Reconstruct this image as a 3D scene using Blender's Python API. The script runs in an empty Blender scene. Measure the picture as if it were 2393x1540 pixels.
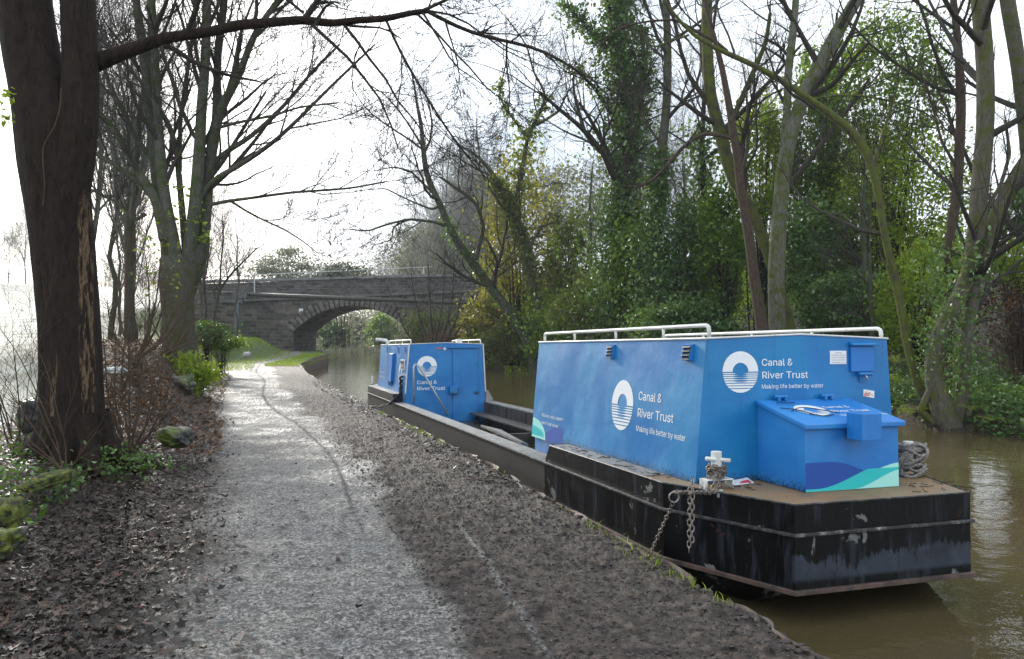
import bpy, math, numpy as np
from mathutils import Vector, Matrix
sc = bpy.context.scene
rad = math.radians
# ------------------------------------------------------------------ camera
F, HZ, CW, CH, CAMZ = 1900.0, 792.2, 2393.0, 1540.0, 1.6      # focal length and horizon in photo units
TH = math.atan((HZ - CH/2)/F)
cam_d = bpy.data.cameras.new('camera'); cam = bpy.data.objects.new('camera', cam_d)
sc.collection.objects.link(cam); sc.camera = cam
cam_d.sensor_width = 36.0; cam_d.lens = 36.0*F/CW; cam_d.clip_end = 3000; cam_d.clip_start = 0.05
cam.location = (0, 0, CAMZ); cam.rotation_euler = (math.pi/2 + TH, 0, 0)
# ------------------------------------------------------------------ sun, sky, exposure
SUN_AZ, SUN_EL = rad(-27.0), rad(17.0)      # azimuth measured from +Y towards +X
sd = Vector((math.sin(SUN_AZ)*math.cos(SUN_EL), math.cos(SUN_AZ)*math.cos(SUN_EL), math.sin(SUN_EL)))
sl = bpy.data.lights.new('sun', 'SUN'); sl.energy = 2.2; sl.angle = rad(9); sl.color = (1.0, 0.95, 0.86)
so = bpy.data.objects.new('sun', sl); sc.collection.objects.link(so)
so.rotation_euler = sd.to_track_quat('Z', 'Y').to_euler(); so.location = (0, 0, 50)
w = bpy.data.worlds.new('World'); sc.world = w; w.use_nodes = True
nt = w.node_tree; nt.nodes.clear(); N = nt.nodes.new; L = nt.links.new
sky = N('ShaderNodeTexSky'); sky.sky_type = 'NISHITA'; sky.sun_disc = False
sky.sun_elevation = SUN_EL; sky.sun_rotation = SUN_AZ; sky.dust_density = 2; sky.air_density = 1.2
bg1 = N('ShaderNodeBackground'); bg1.inputs[1].default_value = 0.07; L(sky.outputs[0], bg1.inputs[0])
tc = N('ShaderNodeTexCoord')
dot = N('ShaderNodeVectorMath'); dot.operation = 'DOT_PRODUCT'; L(tc.outputs['Generated'], dot.inputs[0]); dot.inputs[1].default_value = sd
glow = N('ShaderNodeMapRange'); L(dot.outputs['Value'], glow.inputs[0])
glow.inputs[1].default_value = 0.8; glow.inputs[2].default_value = 1.0; glow.inputs[3].default_value = 0.0; glow.inputs[4].default_value = 1.0
pw = N('ShaderNodeMath'); pw.operation = 'POWER'; L(glow.outputs[0], pw.inputs[0]); pw.inputs[1].default_value = 3.0
cn = N('ShaderNodeTexNoise'); cn.inputs['Scale'].default_value = 2.2; cn.inputs['Detail'].default_value = 5; L(tc.outputs['Generated'], cn.inputs['Vector'])
cr = N('ShaderNodeValToRGB'); L(cn.outputs[0], cr.inputs[0])
cr.color_ramp.elements[0].position = .36; cr.color_ramp.elements[0].color = (.40, .49, .63, 1)
cr.color_ramp.elements[1].position = .6; cr.color_ramp.elements[1].color = (.92, .96, 1.0, 1)
st = N('ShaderNodeMath'); st.operation = 'MULTIPLY_ADD'; L(pw.outputs[0], st.inputs[0]); st.inputs[1].default_value = .5; st.inputs[2].default_value = 0.66
bg2 = N('ShaderNodeBackground'); L(cr.outputs[0], bg2.inputs[0]); L(st.outputs[0], bg2.inputs[1])
ad = N('ShaderNodeMixShader'); ad.inputs[0].default_value = .88; L(bg1.outputs[0], ad.inputs[1]); L(bg2.outputs[0], ad.inputs[2])   # thin overcast hides most of the blue
wo = N('ShaderNodeOutputWorld'); L(ad.outputs[0], wo.inputs[0])
sc.view_settings.view_transform = 'Standard'; sc.view_settings.look = 'None'
sc.view_settings.exposure = 1.75; sc.view_settings.gamma = 1
sc.cycles.max_bounces = 6; sc.cycles.diffuse_bounces = 3; sc.cycles.glossy_bounces = 3
sc.cycles.transmission_bounces = 3; sc.cycles.transparent_max_bounces = 6; sc.cycles.volume_bounces = 0
sc.cycles.denoising_prefilter = 'NONE'; sc.cycles.sample_clamp_indirect = 6; sc.cycles.caustics_reflective = False; sc.cycles.caustics_refractive = False
RNG = np.random.default_rng(11)

# ------------------------------------------------------------------ helpers
def at(px, py, Y):
    """point seen at photo units px,py at distance Y"""
    yc = -(py - CH/2)/F; zc = 1.0
    dy = zc*math.cos(TH) - yc*math.sin(TH); dz = zc*math.sin(TH) + yc*math.cos(TH); dx = (px - CW/2)/F
    return np.array([dx/dy*Y, Y, CAMZ + dz/dy*Y])
def hash2(ix, iy, s):
    n = (ix.astype(np.int64)*374761393 + iy.astype(np.int64)*668265263 + s*1442695041) & 0xffffffff
    n = ((n ^ (n >> 13))*1274126177) & 0xffffffff
    return ((n ^ (n >> 16)) & 0xffff)/65535.0
def vnoise(x, y, s=0):
    ix = np.floor(x); iy = np.floor(y); fx = x-ix; fy = y-iy
    fx = fx*fx*(3-2*fx); fy = fy*fy*(3-2*fy)
    a = hash2(ix, iy, s); b = hash2(ix+1, iy, s); c = hash2(ix, iy+1, s); d = hash2(ix+1, iy+1, s)
    return (a*(1-fx)+b*fx)*(1-fy) + (c*(1-fx)+d*fx)*fy
def fbm(x, y, o=4, s=0):
    r = 0; a = .5; t = 0
    for k in range(o):
        r = r + a*vnoise(x*2**k+k*17.3, y*2**k-k*9.1, s+k); t += a; a *= .5
    return r/t
def sm(a, b, x):
    t = np.clip((x-a)/(b-a), 0, 1); return t*t*(3-2*t)

COL = sc.collection
PINV = {}
def link(name, me, mat, parent=None):
    o = bpy.data.objects.new(name, me); COL.objects.link(o)
    if mat is not None:
        for m in (mat if isinstance(mat, (list, tuple)) else [mat]): me.materials.append(m)
    if parent is not None:
        o.parent = parent
        if parent.name in PINV: o.matrix_parent_inverse = PINV[parent.name]
    return o
def bigmesh(name, V, Fq, mat, parent=None, smooth=False, attrs=None, midx=None):
    V = np.asarray(V, np.float32); Fq = np.asarray(Fq, np.int32)
    me = bpy.data.meshes.new(name); k = Fq.shape[1]; n = len(Fq)
    me.vertices.add(len(V)); me.vertices.foreach_set('co', V.ravel())
    me.loops.add(n*k); me.loops.foreach_set('vertex_index', Fq.ravel())
    me.polygons.add(n); me.polygons.foreach_set('loop_start', np.arange(0, n*k, k, dtype=np.int32))
    me.polygons.foreach_set('loop_total', np.full(n, k, np.int32))
    if smooth: me.polygons.foreach_set('use_smooth', np.ones(n, bool))
    if midx is not None: me.polygons.foreach_set('material_index', np.asarray(midx, np.int32))
    me.update(calc_edges=True)
    for nm, a in (attrs or {}).items():
        at_ = me.attributes.new(nm, 'FLOAT', 'POINT'); at_.data.foreach_set('value', np.asarray(a, np.float32))
    return link(name, me, mat, parent)
def tag(o, label=None, cat=None, group=None, kind=None):
    if label: o['label'] = label
    if cat: o['category'] = cat
    if group: o['group'] = group
    if kind: o['kind'] = kind
    return o
def empty(name, loc=(0, 0, 0), label=None, cat=None, group=None, rz=0):
    o = bpy.data.objects.new(name, None); COL.objects.link(o); o.location = loc; o.rotation_euler = (0, 0, rz)
    o.empty_display_size = .1
    return tag(o, label, cat, group)

class MB:
    """collects polygons for one mesh"""
    def __init__(s): s.v = []; s.f = []; s.m = []; s.cuts = []
    def cut(s): s.cuts.append((len(s.v), len(s.f)))      # what follows becomes an object of its own
    def poly(s, pts, m=0):
        b = len(s.v); s.v += [tuple(p) for p in pts]; s.f.append(tuple(range(b, b+len(pts)))); s.m.append(m)
    def hexa(s, b4, t4, m=0):
        b = len(s.v); s.v += [tuple(p) for p in b4]+[tuple(p) for p in t4]
        for q in ((3,2,1,0),(4,5,6,7),(0,1,5,4),(1,2,6,5),(2,3,7,6),(3,0,4,7)): s.f.append(tuple(b+i for i in q)); s.m.append(m)
    def box(s, x0, x1, y0, y1, z0, z1, m=0):
        s.hexa([(x0,y0,z0),(x1,y0,z0),(x1,y1,z0),(x0,y1,z0)], [(x0,y0,z1),(x1,y0,z1),(x1,y1,z1),(x0,y1,z1)], m)
    def prism(s, pts, z0, z1, m=0):
        n = len(pts); b = len(s.v)
        zf0 = z0 if callable(z0) else (lambda p: z0); zf1 = z1 if callable(z1) else (lambda p: z1)
        s.v += [(p[0], p[1], zf0(p)) for p in pts]+[(p[0], p[1], zf1(p)) for p in pts]
        s.f.append(tuple(b+i for i in range(n-1, -1, -1))); s.m.append(m)
        s.f.append(tuple(b+n+i for i in range(n))); s.m.append(m)
        for i in range(n):
            j = (i+1) % n; s.f.append((b+i, b+j, b+n+j, b+n+i)); s.m.append(m)
    def tube(s, pts, r, n=8, m=0, closed=False):
        V, Q = tubes(np.array([pts], float), np.array([[r]*len(pts)] if np.isscalar(r) else [r], float), n, closed)
        b = len(s.v); s.v += [tuple(p) for p in V]; s.f += [tuple(int(i)+b for i in q) for q in Q]; s.m += [m]*len(Q)
        if not closed:
            k = len(pts)
            s.f.append(tuple(b+i for i in range(n-1, -1, -1))); s.f.append(tuple(b+(k-1)*n+i for i in range(n))); s.m += [m, m]
    def build(s, name, mat, parent=None, bevel=0, smooth=False):
        if s.cuts:
            c = sorted(set([(0, 0)]+s.cuts+[(len(s.v), len(s.f))])); r = None
            for (v0, f0), (v1, f1) in zip(c[:-1], c[1:]):
                q = MB(); q.v = s.v[v0:v1]; q.f = [tuple(i-v0 for i in f) for f in s.f[f0:f1]]; q.m = s.m[f0:f1]
                if q.f: r = q.build(name, mat, parent, bevel, smooth)
            return r
        me = bpy.data.meshes.new(name); me.from_pydata(s.v, [], s.f); me.update()
        for p, m in zip(me.polygons, s.m):
            p.material_index = m; p.use_smooth = smooth
        o = link(name, me, mat, parent)
        if bevel:
            b = o.modifiers.new('b', 'BEVEL'); b.width = bevel; b.segments = 2; b.limit_method = 'ANGLE'; b.angle_limit = rad(35)
        return o

def tubes(P, R, n=4, closed=False):
    """P (N,K,3) paths, R (N,K) radii -> verts, quads"""
    Nn, K, _ = P.shape
    if closed: T = np.roll(P, -1, 1)-np.roll(P, 1, 1)
    else: T = np.gradient(P, axis=1)
    T /= np.linalg.norm(T, axis=2, keepdims=True)+1e-9
    ref = np.where(np.abs(T[:, :, 2:3]) > .95, np.array([1., 0, 0]), np.array([0, 0, 1.]))
    ref = np.where(np.abs(T[:, :1, 2:3]).repeat(K, 1) > .8, np.array([1., 0.2, 0]), np.array([0, 0.05, 1.]))
    A = np.cross(T, ref); A /= np.linalg.norm(A, axis=2, keepdims=True)+1e-9
    B = np.cross(T, A)
    th = np.arange(n)*2*np.pi/n
    V = P[:, :, None, :] + R[:, :, None, None]*(np.cos(th)[None, None, :, None]*A[:, :, None, :]+np.sin(th)[None, None, :, None]*B[:, :, None, :])
    idx = np.arange(Nn*K*n).reshape(Nn, K, n)
    if closed: a = idx; c = np.roll(idx, -1, 1)
    else: a = idx[:, :-1]; c = idx[:, 1:]
    Q = np.stack([a, np.roll(a, -1, 2), np.roll(c, -1, 2), c], -1).reshape(-1, 4)
    return V.reshape(-1, 3), Q
def resample(pts, K):
    pts = np.array(pts, float); d = np.r_[0, np.cumsum(np.linalg.norm(np.diff(pts[:, :3], axis=0), axis=1))]
    # smooth (catmull) via dense linear then averaged
    t = np.linspace(0, d[-1], K)
    out = np.stack([np.interp(t, d, pts[:, i]) for i in range(pts.shape[1])], 1)
    for _ in range(2):
        o2 = out.copy(); o2[1:-1] = (out[:-2]+2*out[1:-1]+out[2:])/4; out = o2
    return out
def grow(P, R, n, ln, ang, K=7, up=.1, wig=.35, rf=.45, rmin=.003, seed=0, t0=.15, t1=1.0, tips=True, outb=0.0, center=None):
    """children for each path in P; returns (n*N,K,3),(n*N,K)"""
    g = np.random.default_rng(seed); Nn, Kp, _ = P.shape
    t = g.uniform(t0, t1, (Nn, n))*(Kp-1)
    if tips: t[:, 0] = Kp-1.001
    i = np.floor(t).astype(int).clip(0, Kp-2); f = (t-i)[..., None]
    rows = np.arange(Nn)[:, None]
    S = P[rows, i]*(1-f)+P[rows, i+1]*f
    r0 = R[rows, i]*(1-f[..., 0])+R[rows, i+1]*f[..., 0]
    T = P[rows, i+1]-P[rows, i]; T /= np.linalg.norm(T, axis=2, keepdims=True)+1e-9
    rd = g.normal(size=T.shape); rd -= (rd*T).sum(2, keepdims=True)*T; rd /= np.linalg.norm(rd, axis=2, keepdims=True)+1e-9
    a = g.normal(ang, ang*.3, (Nn, n, 1))
    if tips: a[:, 0] *= .35
    D = T*np.cos(a)+rd*np.sin(a)
    S = S.reshape(-1, 3); D = D.reshape(-1, 3); r0 = r0.reshape(-1)
    plen = np.linalg.norm(np.diff(P, axis=1), axis=2).sum(1)
    l = g.uniform(ln[0], ln[1], (Nn, n))*plen[:, None]; l = l.reshape(-1)
    M = len(S); out = np.zeros((M, K, 3)); out[:, 0] = S; p = S.copy()
    for k in range(1, K):
        D = D+g.normal(size=D.shape)*wig/K**.5; D[:, 2] += up/K*2
        D /= np.linalg.norm(D, axis=1, keepdims=True)
        p = p+D*(l/(K-1))[:, None]; out[:, k] = p
    rr = np.maximum(r0*rf, rmin)[:, None]*np.linspace(1, .35, K)[None]
    return out, rr
def cat(*prs):
    """merge (V,Q) lists"""
    Vs = []; Qs = []; b = 0
    for V, Q in prs:
        Vs.append(V); Qs.append(Q+b); b += len(V)
    return np.concatenate(Vs), np.concatenate(Qs)
def limb(pts, Y, K=14, amp=0.0, seed=0):
    """pts: list of (px,py,width px) traced outline of a limb standing at distance Y (or px,py,w,Y)"""
    a = []
    for p in pts:
        y = p[3] if len(p) > 3 else Y
        q = at(p[0], p[1], y); a.append([q[0], q[1], q[2], p[2]/2/F*y])
    a = resample(a, K)
    if amp:
        g = np.random.default_rng(seed); a[1:-1, 1] += g.normal(size=K-2)*amp
    return a[:, :3], a[:, 3]
def litterleaves(C, size, seed, tilt=.25):
    g = np.random.default_rng(seed); n = len(C); th = np.arange(11)*2*np.pi/11
    prof = np.array([1.0, .5, .85, .45, .7, .35, .35, .7, .45, .85, .5])*1.0
    s = size*g.uniform(.35, 1.25, (n, 1))*.55; pr = prof[None]*g.uniform(.75, 1.2, (n, 11))*s; a0 = g.uniform(0, 6.28, (n, 1))
    asp = g.uniform(.5, .95, (n, 1)); u = np.cos(th)[None]*pr; v = np.sin(th)[None]*pr*asp; cu = g.uniform(-1, 1.6, (n, 1)); w_ = cu*(u*u+v*v)/(s+1e-6)*.45+g.normal(size=(n, 11))*s*.06
    ax, ay = g.normal(size=(2, n, 1))*tilt; z = w_+ax*u+ay*v
    x = u*np.cos(a0)-v*np.sin(a0); y = u*np.sin(a0)+v*np.cos(a0)
    V = np.stack([C[:, :1]+x, C[:, 1:2]+y, C[:, 2:]+z+s*.12], -1); return V.reshape(-1, 3), np.arange(n*11).reshape(n, 11), np.repeat(g.uniform(0, 1, n), 11)
def leafquads(C, size, seed, flat=0.0, aspect=.6, down=0.0):
    g = np.random.default_rng(seed); n = len(C)
    s = size*g.uniform(.6, 1.3, (n, 1))
    a = g.normal(size=(n, 3)); a[:, 2] = a[:, 2]*(1-flat)-down; a /= np.linalg.norm(a, axis=1, keepdims=True)+1e-9
    b = g.normal(size=(n, 3)); b[:, 2] *= (1-flat); b -= (b*a).sum(1, keepdims=True)*a; b /= np.linalg.norm(b, axis=1, keepdims=True)+1e-9
    nrm = np.cross(a, b)
    V = np.stack([C-a*s*.5, C+b*s*.5*aspect+nrm*s*.12-a*s*.08, C+a*s*.5, C-b*s*.5*aspect+nrm*s*.12-a*s*.08], 1)
    Q = np.arange(n*4).reshape(n, 4)
    rnd = np.repeat(g.uniform(0, 1, n), 4)
    return V.reshape(-1, 3), Q, rnd
def blob_points(c, r, n, seed, clumps=40, cs=.28, shell=.35):
    g = np.random.default_rng(seed)
    d = g.normal(size=(clumps, 3)); d /= np.linalg.norm(d, axis=1, keepdims=True)
    rr = g.uniform(shell, 1, (clumps, 1))**.6
    cc = d*rr
    wt = g.uniform(.3, 1.6, clumps); wt /= wt.sum()
    k = g.choice(clumps, n, p=wt); sz = g.uniform(.5, 1.3, clumps)*cs
    p = cc[k]+g.normal(size=(n, 3))*sz[k][:, None]*np.array([1, 1, .7])
    return np.array(c)+p*np.array(r), np.array(c)+cc*np.array(r)

# ------------------------------------------------------------------ materials
def mat(name, base=(.5, .5, .5), rough=.6, metal=0.0, spec=.5):
    m = bpy.data.materials.new(name); m.use_nodes = True
    b = m.node_tree.nodes['Principled BSDF']
    b.inputs['Base Color'].default_value = (*base, 1); b.inputs['Roughness'].default_value = rough
    b.inputs['Metallic'].default_value = metal; b.inputs['Specular IOR Level'].default_value = spec
    return m
class NT:
    def __init__(s, m): s.m = m; s.t = m.node_tree; s.b = s.t.nodes['Principled BSDF']; s.out = s.t.nodes['Material Output']
    def n(s, ty, **kw):
        x = s.t.nodes.new(ty)
        for k, v in kw.items(): setattr(x, k, v)
        return x
    def l(s, a, b): s.t.links.new(a, b)
    def coord(s, which='Object', scale=None):
        c = s.n('ShaderNodeTexCoord')
        if which == 'World':
            o = s.n('ShaderNodeNewGeometry').outputs['Position']
        else: o = c.outputs[which]
        if scale:
            mp = s.n('ShaderNodeMapping'); mp.inputs['Scale'].default_value = scale; s.l(o, mp.inputs[0]); o = mp.outputs[0]
        return o
    def noise(s, co, sc_=5, det=5, ro=.6, dist=0):
        x = s.n('ShaderNodeTexNoise'); x.inputs['Scale'].default_value = sc_; x.inputs['Detail'].default_value = det
        x.inputs['Roughness'].default_value = ro; x.inputs['Distortion'].default_value = dist; s.l(co, x.inputs['Vector']); return x.outputs[0]
    def ramp(s, v, stops):
        r = s.n('ShaderNodeValToRGB'); e = r.color_ramp.elements
        while len(e) < len(stops): e.new(.5)
        for el, (p, c) in zip(e, stops):
            el.position = p; el.color = (*c, 1) if hasattr(c, '__len__') else (c, c, c, 1)
        s.l(v, r.inputs[0]); return r.outputs[0]
    def mix(s, f, a, b, mode='MIX'):
        x = s.n('ShaderNodeMix', data_type='RGBA', blend_type=mode)
        for sk, v in ((x.inputs[0], f), (x.inputs[6], a), (x.inputs[7], b)):
            if hasattr(v, 'is_output'): s.l(v, sk)
            elif sk == x.inputs[0]: sk.default_value = v
            else: sk.default_value = (*v, 1)
        return x.outputs[2]
    def attr(s, nm):
        a = s.n('ShaderNodeAttribute', attribute_name=nm); return a.outputs['Fac']
    def bump(s, h, st=.3, d=.02):
        b = s.n('ShaderNodeBump'); b.inputs['Strength'].default_value = st; b.inputs['Distance'].default_value = d
        s.l(h, b.inputs['Height']); s.l(b.outputs[0], s.b.inputs['Normal']); return b
    def col(s, c): s.l(c, s.b.inputs['Base Color'])
    def rough(s, c): s.l(c, s.b.inputs['Roughness'])

def leaf_mat(name, stops, rough=.5, trans=.35, tcol=(.30, .42, .04)):
    m = mat(name, rough=rough, spec=.22); t = NT(m)
    c = t.ramp(t.attr('rnd'), stops); t.col(c)
    tr = t.n('ShaderNodeBsdfTranslucent'); mc = t.mix(.6, c, tcol); t.l(mc, tr.inputs[0])
    mx = t.n('ShaderNodeMixShader'); mx.inputs[0].default_value = trans
    t.l(t.b.outputs[0], mx.inputs[1]); t.l(tr.outputs[0], mx.inputs[2]); t.l(mx.outputs[0], t.out.inputs[0])
    return m
def bark_mat(name, dark, light, moss=(.07, .085, .018), mossamt=.5, scale=1.0, streak=6):
    m = mat(name, rough=.85, spec=.15); t = NT(m); co = t.coord('World')
    c1 = t.coord('World', (9*scale, 9*scale, 2.4*scale))
    n1 = t.noise(c1, 2.4, 9, .78, .5); n2 = t.noise(co, 3.6, 7, .7)
    base = t.ramp(n1, [(.32, dark), (.68, light)])
    mk = t.ramp(n2, [(.62-mossamt*.32, 0.0), (.72-mossamt*.25, 1.0)])
    c = t.mix(mk, base, moss) if mossamt > 0 else base
    t.col(c); t.bump(n1, 1.0, .05)
    return m
M = {}
M['bark_dark'] = bark_mat('wet_dark_bark', (.008, .006, .005), (.04, .027, .02), mossamt=.08, scale=.9)
M['bark_grey'] = bark_mat('grey_bark', (.035, .035, .028), (.13, .13, .105), (.05, .065, .014), .45)
M['bark_pale'] = bark_mat('pale_bark', (.07, .068, .05), (.22, .22, .175), (.085, .105, .02), .5)
M['bark_moss'] = bark_mat('mossy_bark', (.03, .03, .02), (.11, .10, .07), (.10, .12, .022), .72)
M['bark_mixed'] = bark_mat('lichen_bark', (.045, .042, .03), (.17, .155, .12), (.085, .10, .02), .45)
M['bark_red'] = bark_mat('reddish_bark', (.03, .022, .017), (.12, .085, .065), (.06, .08, .02), .2)
M['twig'] = bark_mat('twig_bark', (.03, .027, .022), (.075, .068, .055), mossamt=.15)
M['twig_brown'] = bark_mat('brown_twig_bark', (.06, .04, .028), (.16, .11, .075), mossamt=0)
M['twig_haze'] = mat('haze_tinted_twig', (.26, .26, .225), .9)  # distance haze put into the colour: twigs paler than bark
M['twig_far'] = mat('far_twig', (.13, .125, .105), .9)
M['ivy'] = leaf_mat('ivy_leaf', [(0, (.015, .045, .012)), (.45, (.04, .11, .022)), (.8, (.10, .20, .05)), (1, (.3, .38, .22))], .4, .28)
M['holly'] = leaf_mat('evergreen_leaf', [(0, (.02, .055, .008)), (.5, (.075, .16, .015)), (.9, (.16, .27, .025)), (1, (.28, .38, .08))], .35, .5)
M['lime'] = leaf_mat('lime_leaf', [(0, (.06, .12, .01)), (.6, (.18, .28, .018)), (1, (.34, .44, .05))], .45, .5, (.4, .5, .03))
M['yellow'] = leaf_mat('yellow_green_leaf', [(0, (.06, .085, .012)), (.55, (.11, .14, .03)), (.9, (.18, .20, .06)), (1, (.2, .14, .05))], .5, .5, (.4, .36, .03))
M['olive_haze'] = leaf_mat('haze_tinted_olive_leaf', [(0, (.09, .10, .07)), (.6, (.15, .165, .11)), (1, (.22, .23, .17))], .8, .5, (.3, .32, .2))  # far foliage greyed and paled, haze painted into the leaf colour
M['olive'] = leaf_mat('olive_leaf', [(0, (.04, .045, .018)), (.6, (.085, .1, .03)), (1, (.15, .16, .06))], .6, .4)
M['fern'] = leaf_mat('fern_leaf', [(0, (.09, .12, .02)), (.6, (.18, .22, .04)), (1, (.3, .3, .08))], .5, .5)
M['brownleaf'] = leaf_mat('brown_leaf', [(0, (.03, .018, .01)), (.6, (.09, .045, .022)), (1, (.2, .1, .045))], .5, .3, (.2, .1, .03))
M['litter'] = leaf_mat('wet_litter_leaf', [(0, (.009, .0065, .005)), (.5, (.034, .025, .02)), (.85, (.08, .062, .05)), (.95, (.09, .04, .025)), (1, (.18, .15, .12))], .45, .06, (.1, .06, .03))
M['moss'] = mat('moss', (.1, .13, .015), .95)
_t = NT(M['moss']); _c = _t.coord('World'); _n = _t.noise(_c, 14, 6); _t.col(_t.ramp(_n, [(.38, (.018, .02, .008)), (.52, (.07, .085, .012)), (.66, (.15, .17, .02))])); _t.bump(_n, 1, .04)
M['stone'] = mat('dark_wet_stone', (.05, .05, .05), .5)
_t = NT(M['stone']); _c = _t.coord('World'); _n = _t.noise(_c, 6, 8); _m = _t.noise(_c, 3, 4)
_c2 = _t.mix(_t.ramp(_m, [(.5, 0.0), (.6, 1.0)]), _t.ramp(_n, [(.3, (.012, .012, .012)), (.75, (.08, .075, .065))]), (.09, .12, .015)); _t.col(_c2); _t.bump(_n, .8, .04)

def paint(name, base, dirt=(.02, .03, .05), amt=.5, rough=.3, vscale=1.0, fade=None, grime=.9):
    m = mat(name, base, rough); t = NT(m); co = t.coord('Object')
    n0 = t.noise(co, .9, 2, .5); n1 = t.noise(co, 1.6, 4, .55); n2 = t.noise(t.coord('Object', (14, 14, 1.2)), 1.0, 5, .6); n3 = t.noise(co, 38, 5, .7)
    c = t.mix(t.ramp(n1, [(.42, 0.0), (.62, .9)]), base, fade or tuple(min(1, x*1.25+.02) for x in base))
    c = t.mix(t.ramp(n2, [(.58, 0.0), (.78, amt*.55)]), c, dirt)
    c = t.mix(t.ramp(n3, [(.66, 0.0), (.72, amt)]), c, dirt)
    t.col(c); t.rough(t.ramp(n1, [(.3, rough-.08), (.7, rough+.14)]))
    sp = t.n('ShaderNodeSeparateXYZ'); t.l(co, sp.inputs[0]); zz = t.n('ShaderNodeMath', operation='MULTIPLY_ADD'); t.l(n3, zz.inputs[0]); zz.inputs[1].default_value = -.30; t.l(sp.outputs[2], zz.inputs[2])
    c = t.mix(t.ramp(zz.outputs[0], [(.66, grime), (.73, 0.0)]), c, (.012, .014, .012)); t.col(c)
    nb = t.n('ShaderNodeMath', operation='MULTIPLY_ADD'); t.l(n0, nb.inputs[0]); nb.inputs[1].default_value = 3.0; t.l(n1, nb.inputs[2]); t.bump(nb.outputs[0], .5, .035)
    return m
M['blue'] = paint('blue_paint', (.003, .155, .41), (.006, .03, .08), .5, .42, fade=(.008, .21, .44))
M['blue3'] = paint('blue_far_paint', (.006, .15, .43), (.006, .03, .08), .45, .42, fade=(.012, .19, .46), grime=0)
M['blue2'] = paint('blue_locker_paint', (.012, .165, .50), (.006, .03, .08), .4, .42, fade=(.03, .23, .56))
M['white'] = paint('chipped_white_paint', (.62, .62, .58), (.12, .1, .08), .7, .5)
M['navy'] = mat('navy_vinyl', (.006, .065, .33), .5); M['teal'] = mat('teal_vinyl', (.02, .5, .5), .35); M['mint'] = mat('pale_mint_vinyl', (.35, .75, .68), .35)
M['vinyl'] = mat('white_vinyl', (.78, .8, .8), .4)
M['black'] = mat('black_hull_paint', (.012, .012, .013), .45, 0.0, .14)
t = NT(M['black']); co = t.coord('Object')
n1 = t.noise(co, 2.6, 7, .62, .5); n2 = t.noise(t.coord('Object', (7, 7, 1.0)), 1.3, 6, .65, .2); n3 = t.noise(co, 45, 4, .6)
c = t.mix(t.ramp(n2, [(.52, 0.0), (.62, .55)]), (.003, .003, .0035), (.035, .04, .05))
c = t.mix(t.ramp(n1, [(.62, 0.0), (.635, 1.0)]), c, (.16, .16, .155))
c = t.mix(t.ramp(n1, [(.32, .8), (.34, 0.0)]), c, (.09, .03, .015))
sp = t.n('ShaderNodeSeparateXYZ'); t.l(co, sp.inputs[0]); dn = t.noise(t.coord('Object', (34, 34, 1.5)), 1.0, 3, .6); dm = t.noise(t.coord('Object', (2.5, 2.5, 3)), 1.2, 4, .6)
zz = t.n('ShaderNodeMath', operation='MULTIPLY_ADD'); t.l(dn, zz.inputs[0]); zz.inputs[1].default_value = .22; t.l(sp.outputs[2], zz.inputs[2]); z2 = t.n('ShaderNodeMath', operation='MULTIPLY_ADD'); t.l(dm, z2.inputs[0]); z2.inputs[1].default_value = .5; t.l(zz.outputs[0], z2.inputs[2])
ym = t.ramp(sp.outputs[1], [(.01, .85), (.03, 0.0)]); lo = t.ramp(sp.outputs[2], [(.285, 0.0), (.315, 1.0)])
mk = t.n('ShaderNodeMath', operation='MULTIPLY'); t.l(ym, mk.inputs[0]); t.l(lo, mk.inputs[1]); mk2 = t.n('ShaderNodeMath', operation='MULTIPLY'); t.l(mk.outputs[0], mk2.inputs[0]); t.l(t.ramp(z2.outputs[0], [(.76, 1.0), (.80, 0.0)]), mk2.inputs[1])
c = t.mix(mk2.outputs[0], c, t.ramp(n1, [(.35, (.022, .026, .036)), (.6, (.06, .07, .09))]))
c = t.mix(t.ramp(n3, [(.68, 0.0), (.73, .6)]), c, (.12, .11, .1))
t.col(c); t.rough(t.ramp(n1, [(.3, .28), (.7, .5)])); t.bump(n1, .2, .02)
M['hullside'] = mat('weathered_hull_side', (.04, .035, .03), .5)
t = NT(M['hullside']); co = t.coord('Object'); n1 = t.noise(t.coord('Object', (3, .7, 3)), 1.2, 6, .6); n2 = t.noise(t.coord('Object', (10, 10, 1)), 1, 5); n3 = t.noise(co, 5, 8, .7)
c = t.ramp(n1, [(.3, (.007, .006, .0055)), (.7, (.028, .025, .021))])
c = t.mix(t.ramp(n2, [(.6, 0.0), (.7, .4)]), c, (.09, .085, .08)); c = t.mix(t.ramp(n3, [(.68, 0.0), (.7, .9)]), c, (.3, .3, .28)); t.col(c); t.bump(n3, .2, .02)
M['gunwale'] = mat('grey_anti_slip_gunwale', (.2, .2, .19), .55)
t = NT(M['gunwale']); co = t.coord('Object'); n1 = t.noise(co, 7, 8, .7); n2 = t.noise(t.coord('Object', (9, 2, 9)), 1.5, 4)
c = t.ramp(n1, [(.3, (.09, .085, .08)), (.55, (.2, .2, .19)), (.75, (.33, .33, .32))]); c = t.mix(t.ramp(n2, [(.55, 0.0), (.66, .5)]), c, (.05, .045, .04)); t.col(c); t.bump(n1, .3, .01)
M['deck'] = mat('rusty_deck', (.2, .14, .07), .6)
t = NT(M['deck']); co = t.coord('Object'); n1 = t.noise(co, 3, 7, .6); n2 = t.noise(co, 22, 6, .7)
c = t.ramp(n1, [(.3, (.13, .10, .065)), (.5, (.24, .15, .06)), (.7, (.19, .16, .12))]); c = t.mix(t.ramp(n2, [(.55, 0.0), (.75, .9)]), c, (.03, .022, .015)); t.col(c); t.bump(n2, .2, .006)
M['edge'] = mat('worn_edge', (.4, .4, .38), .5)
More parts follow.
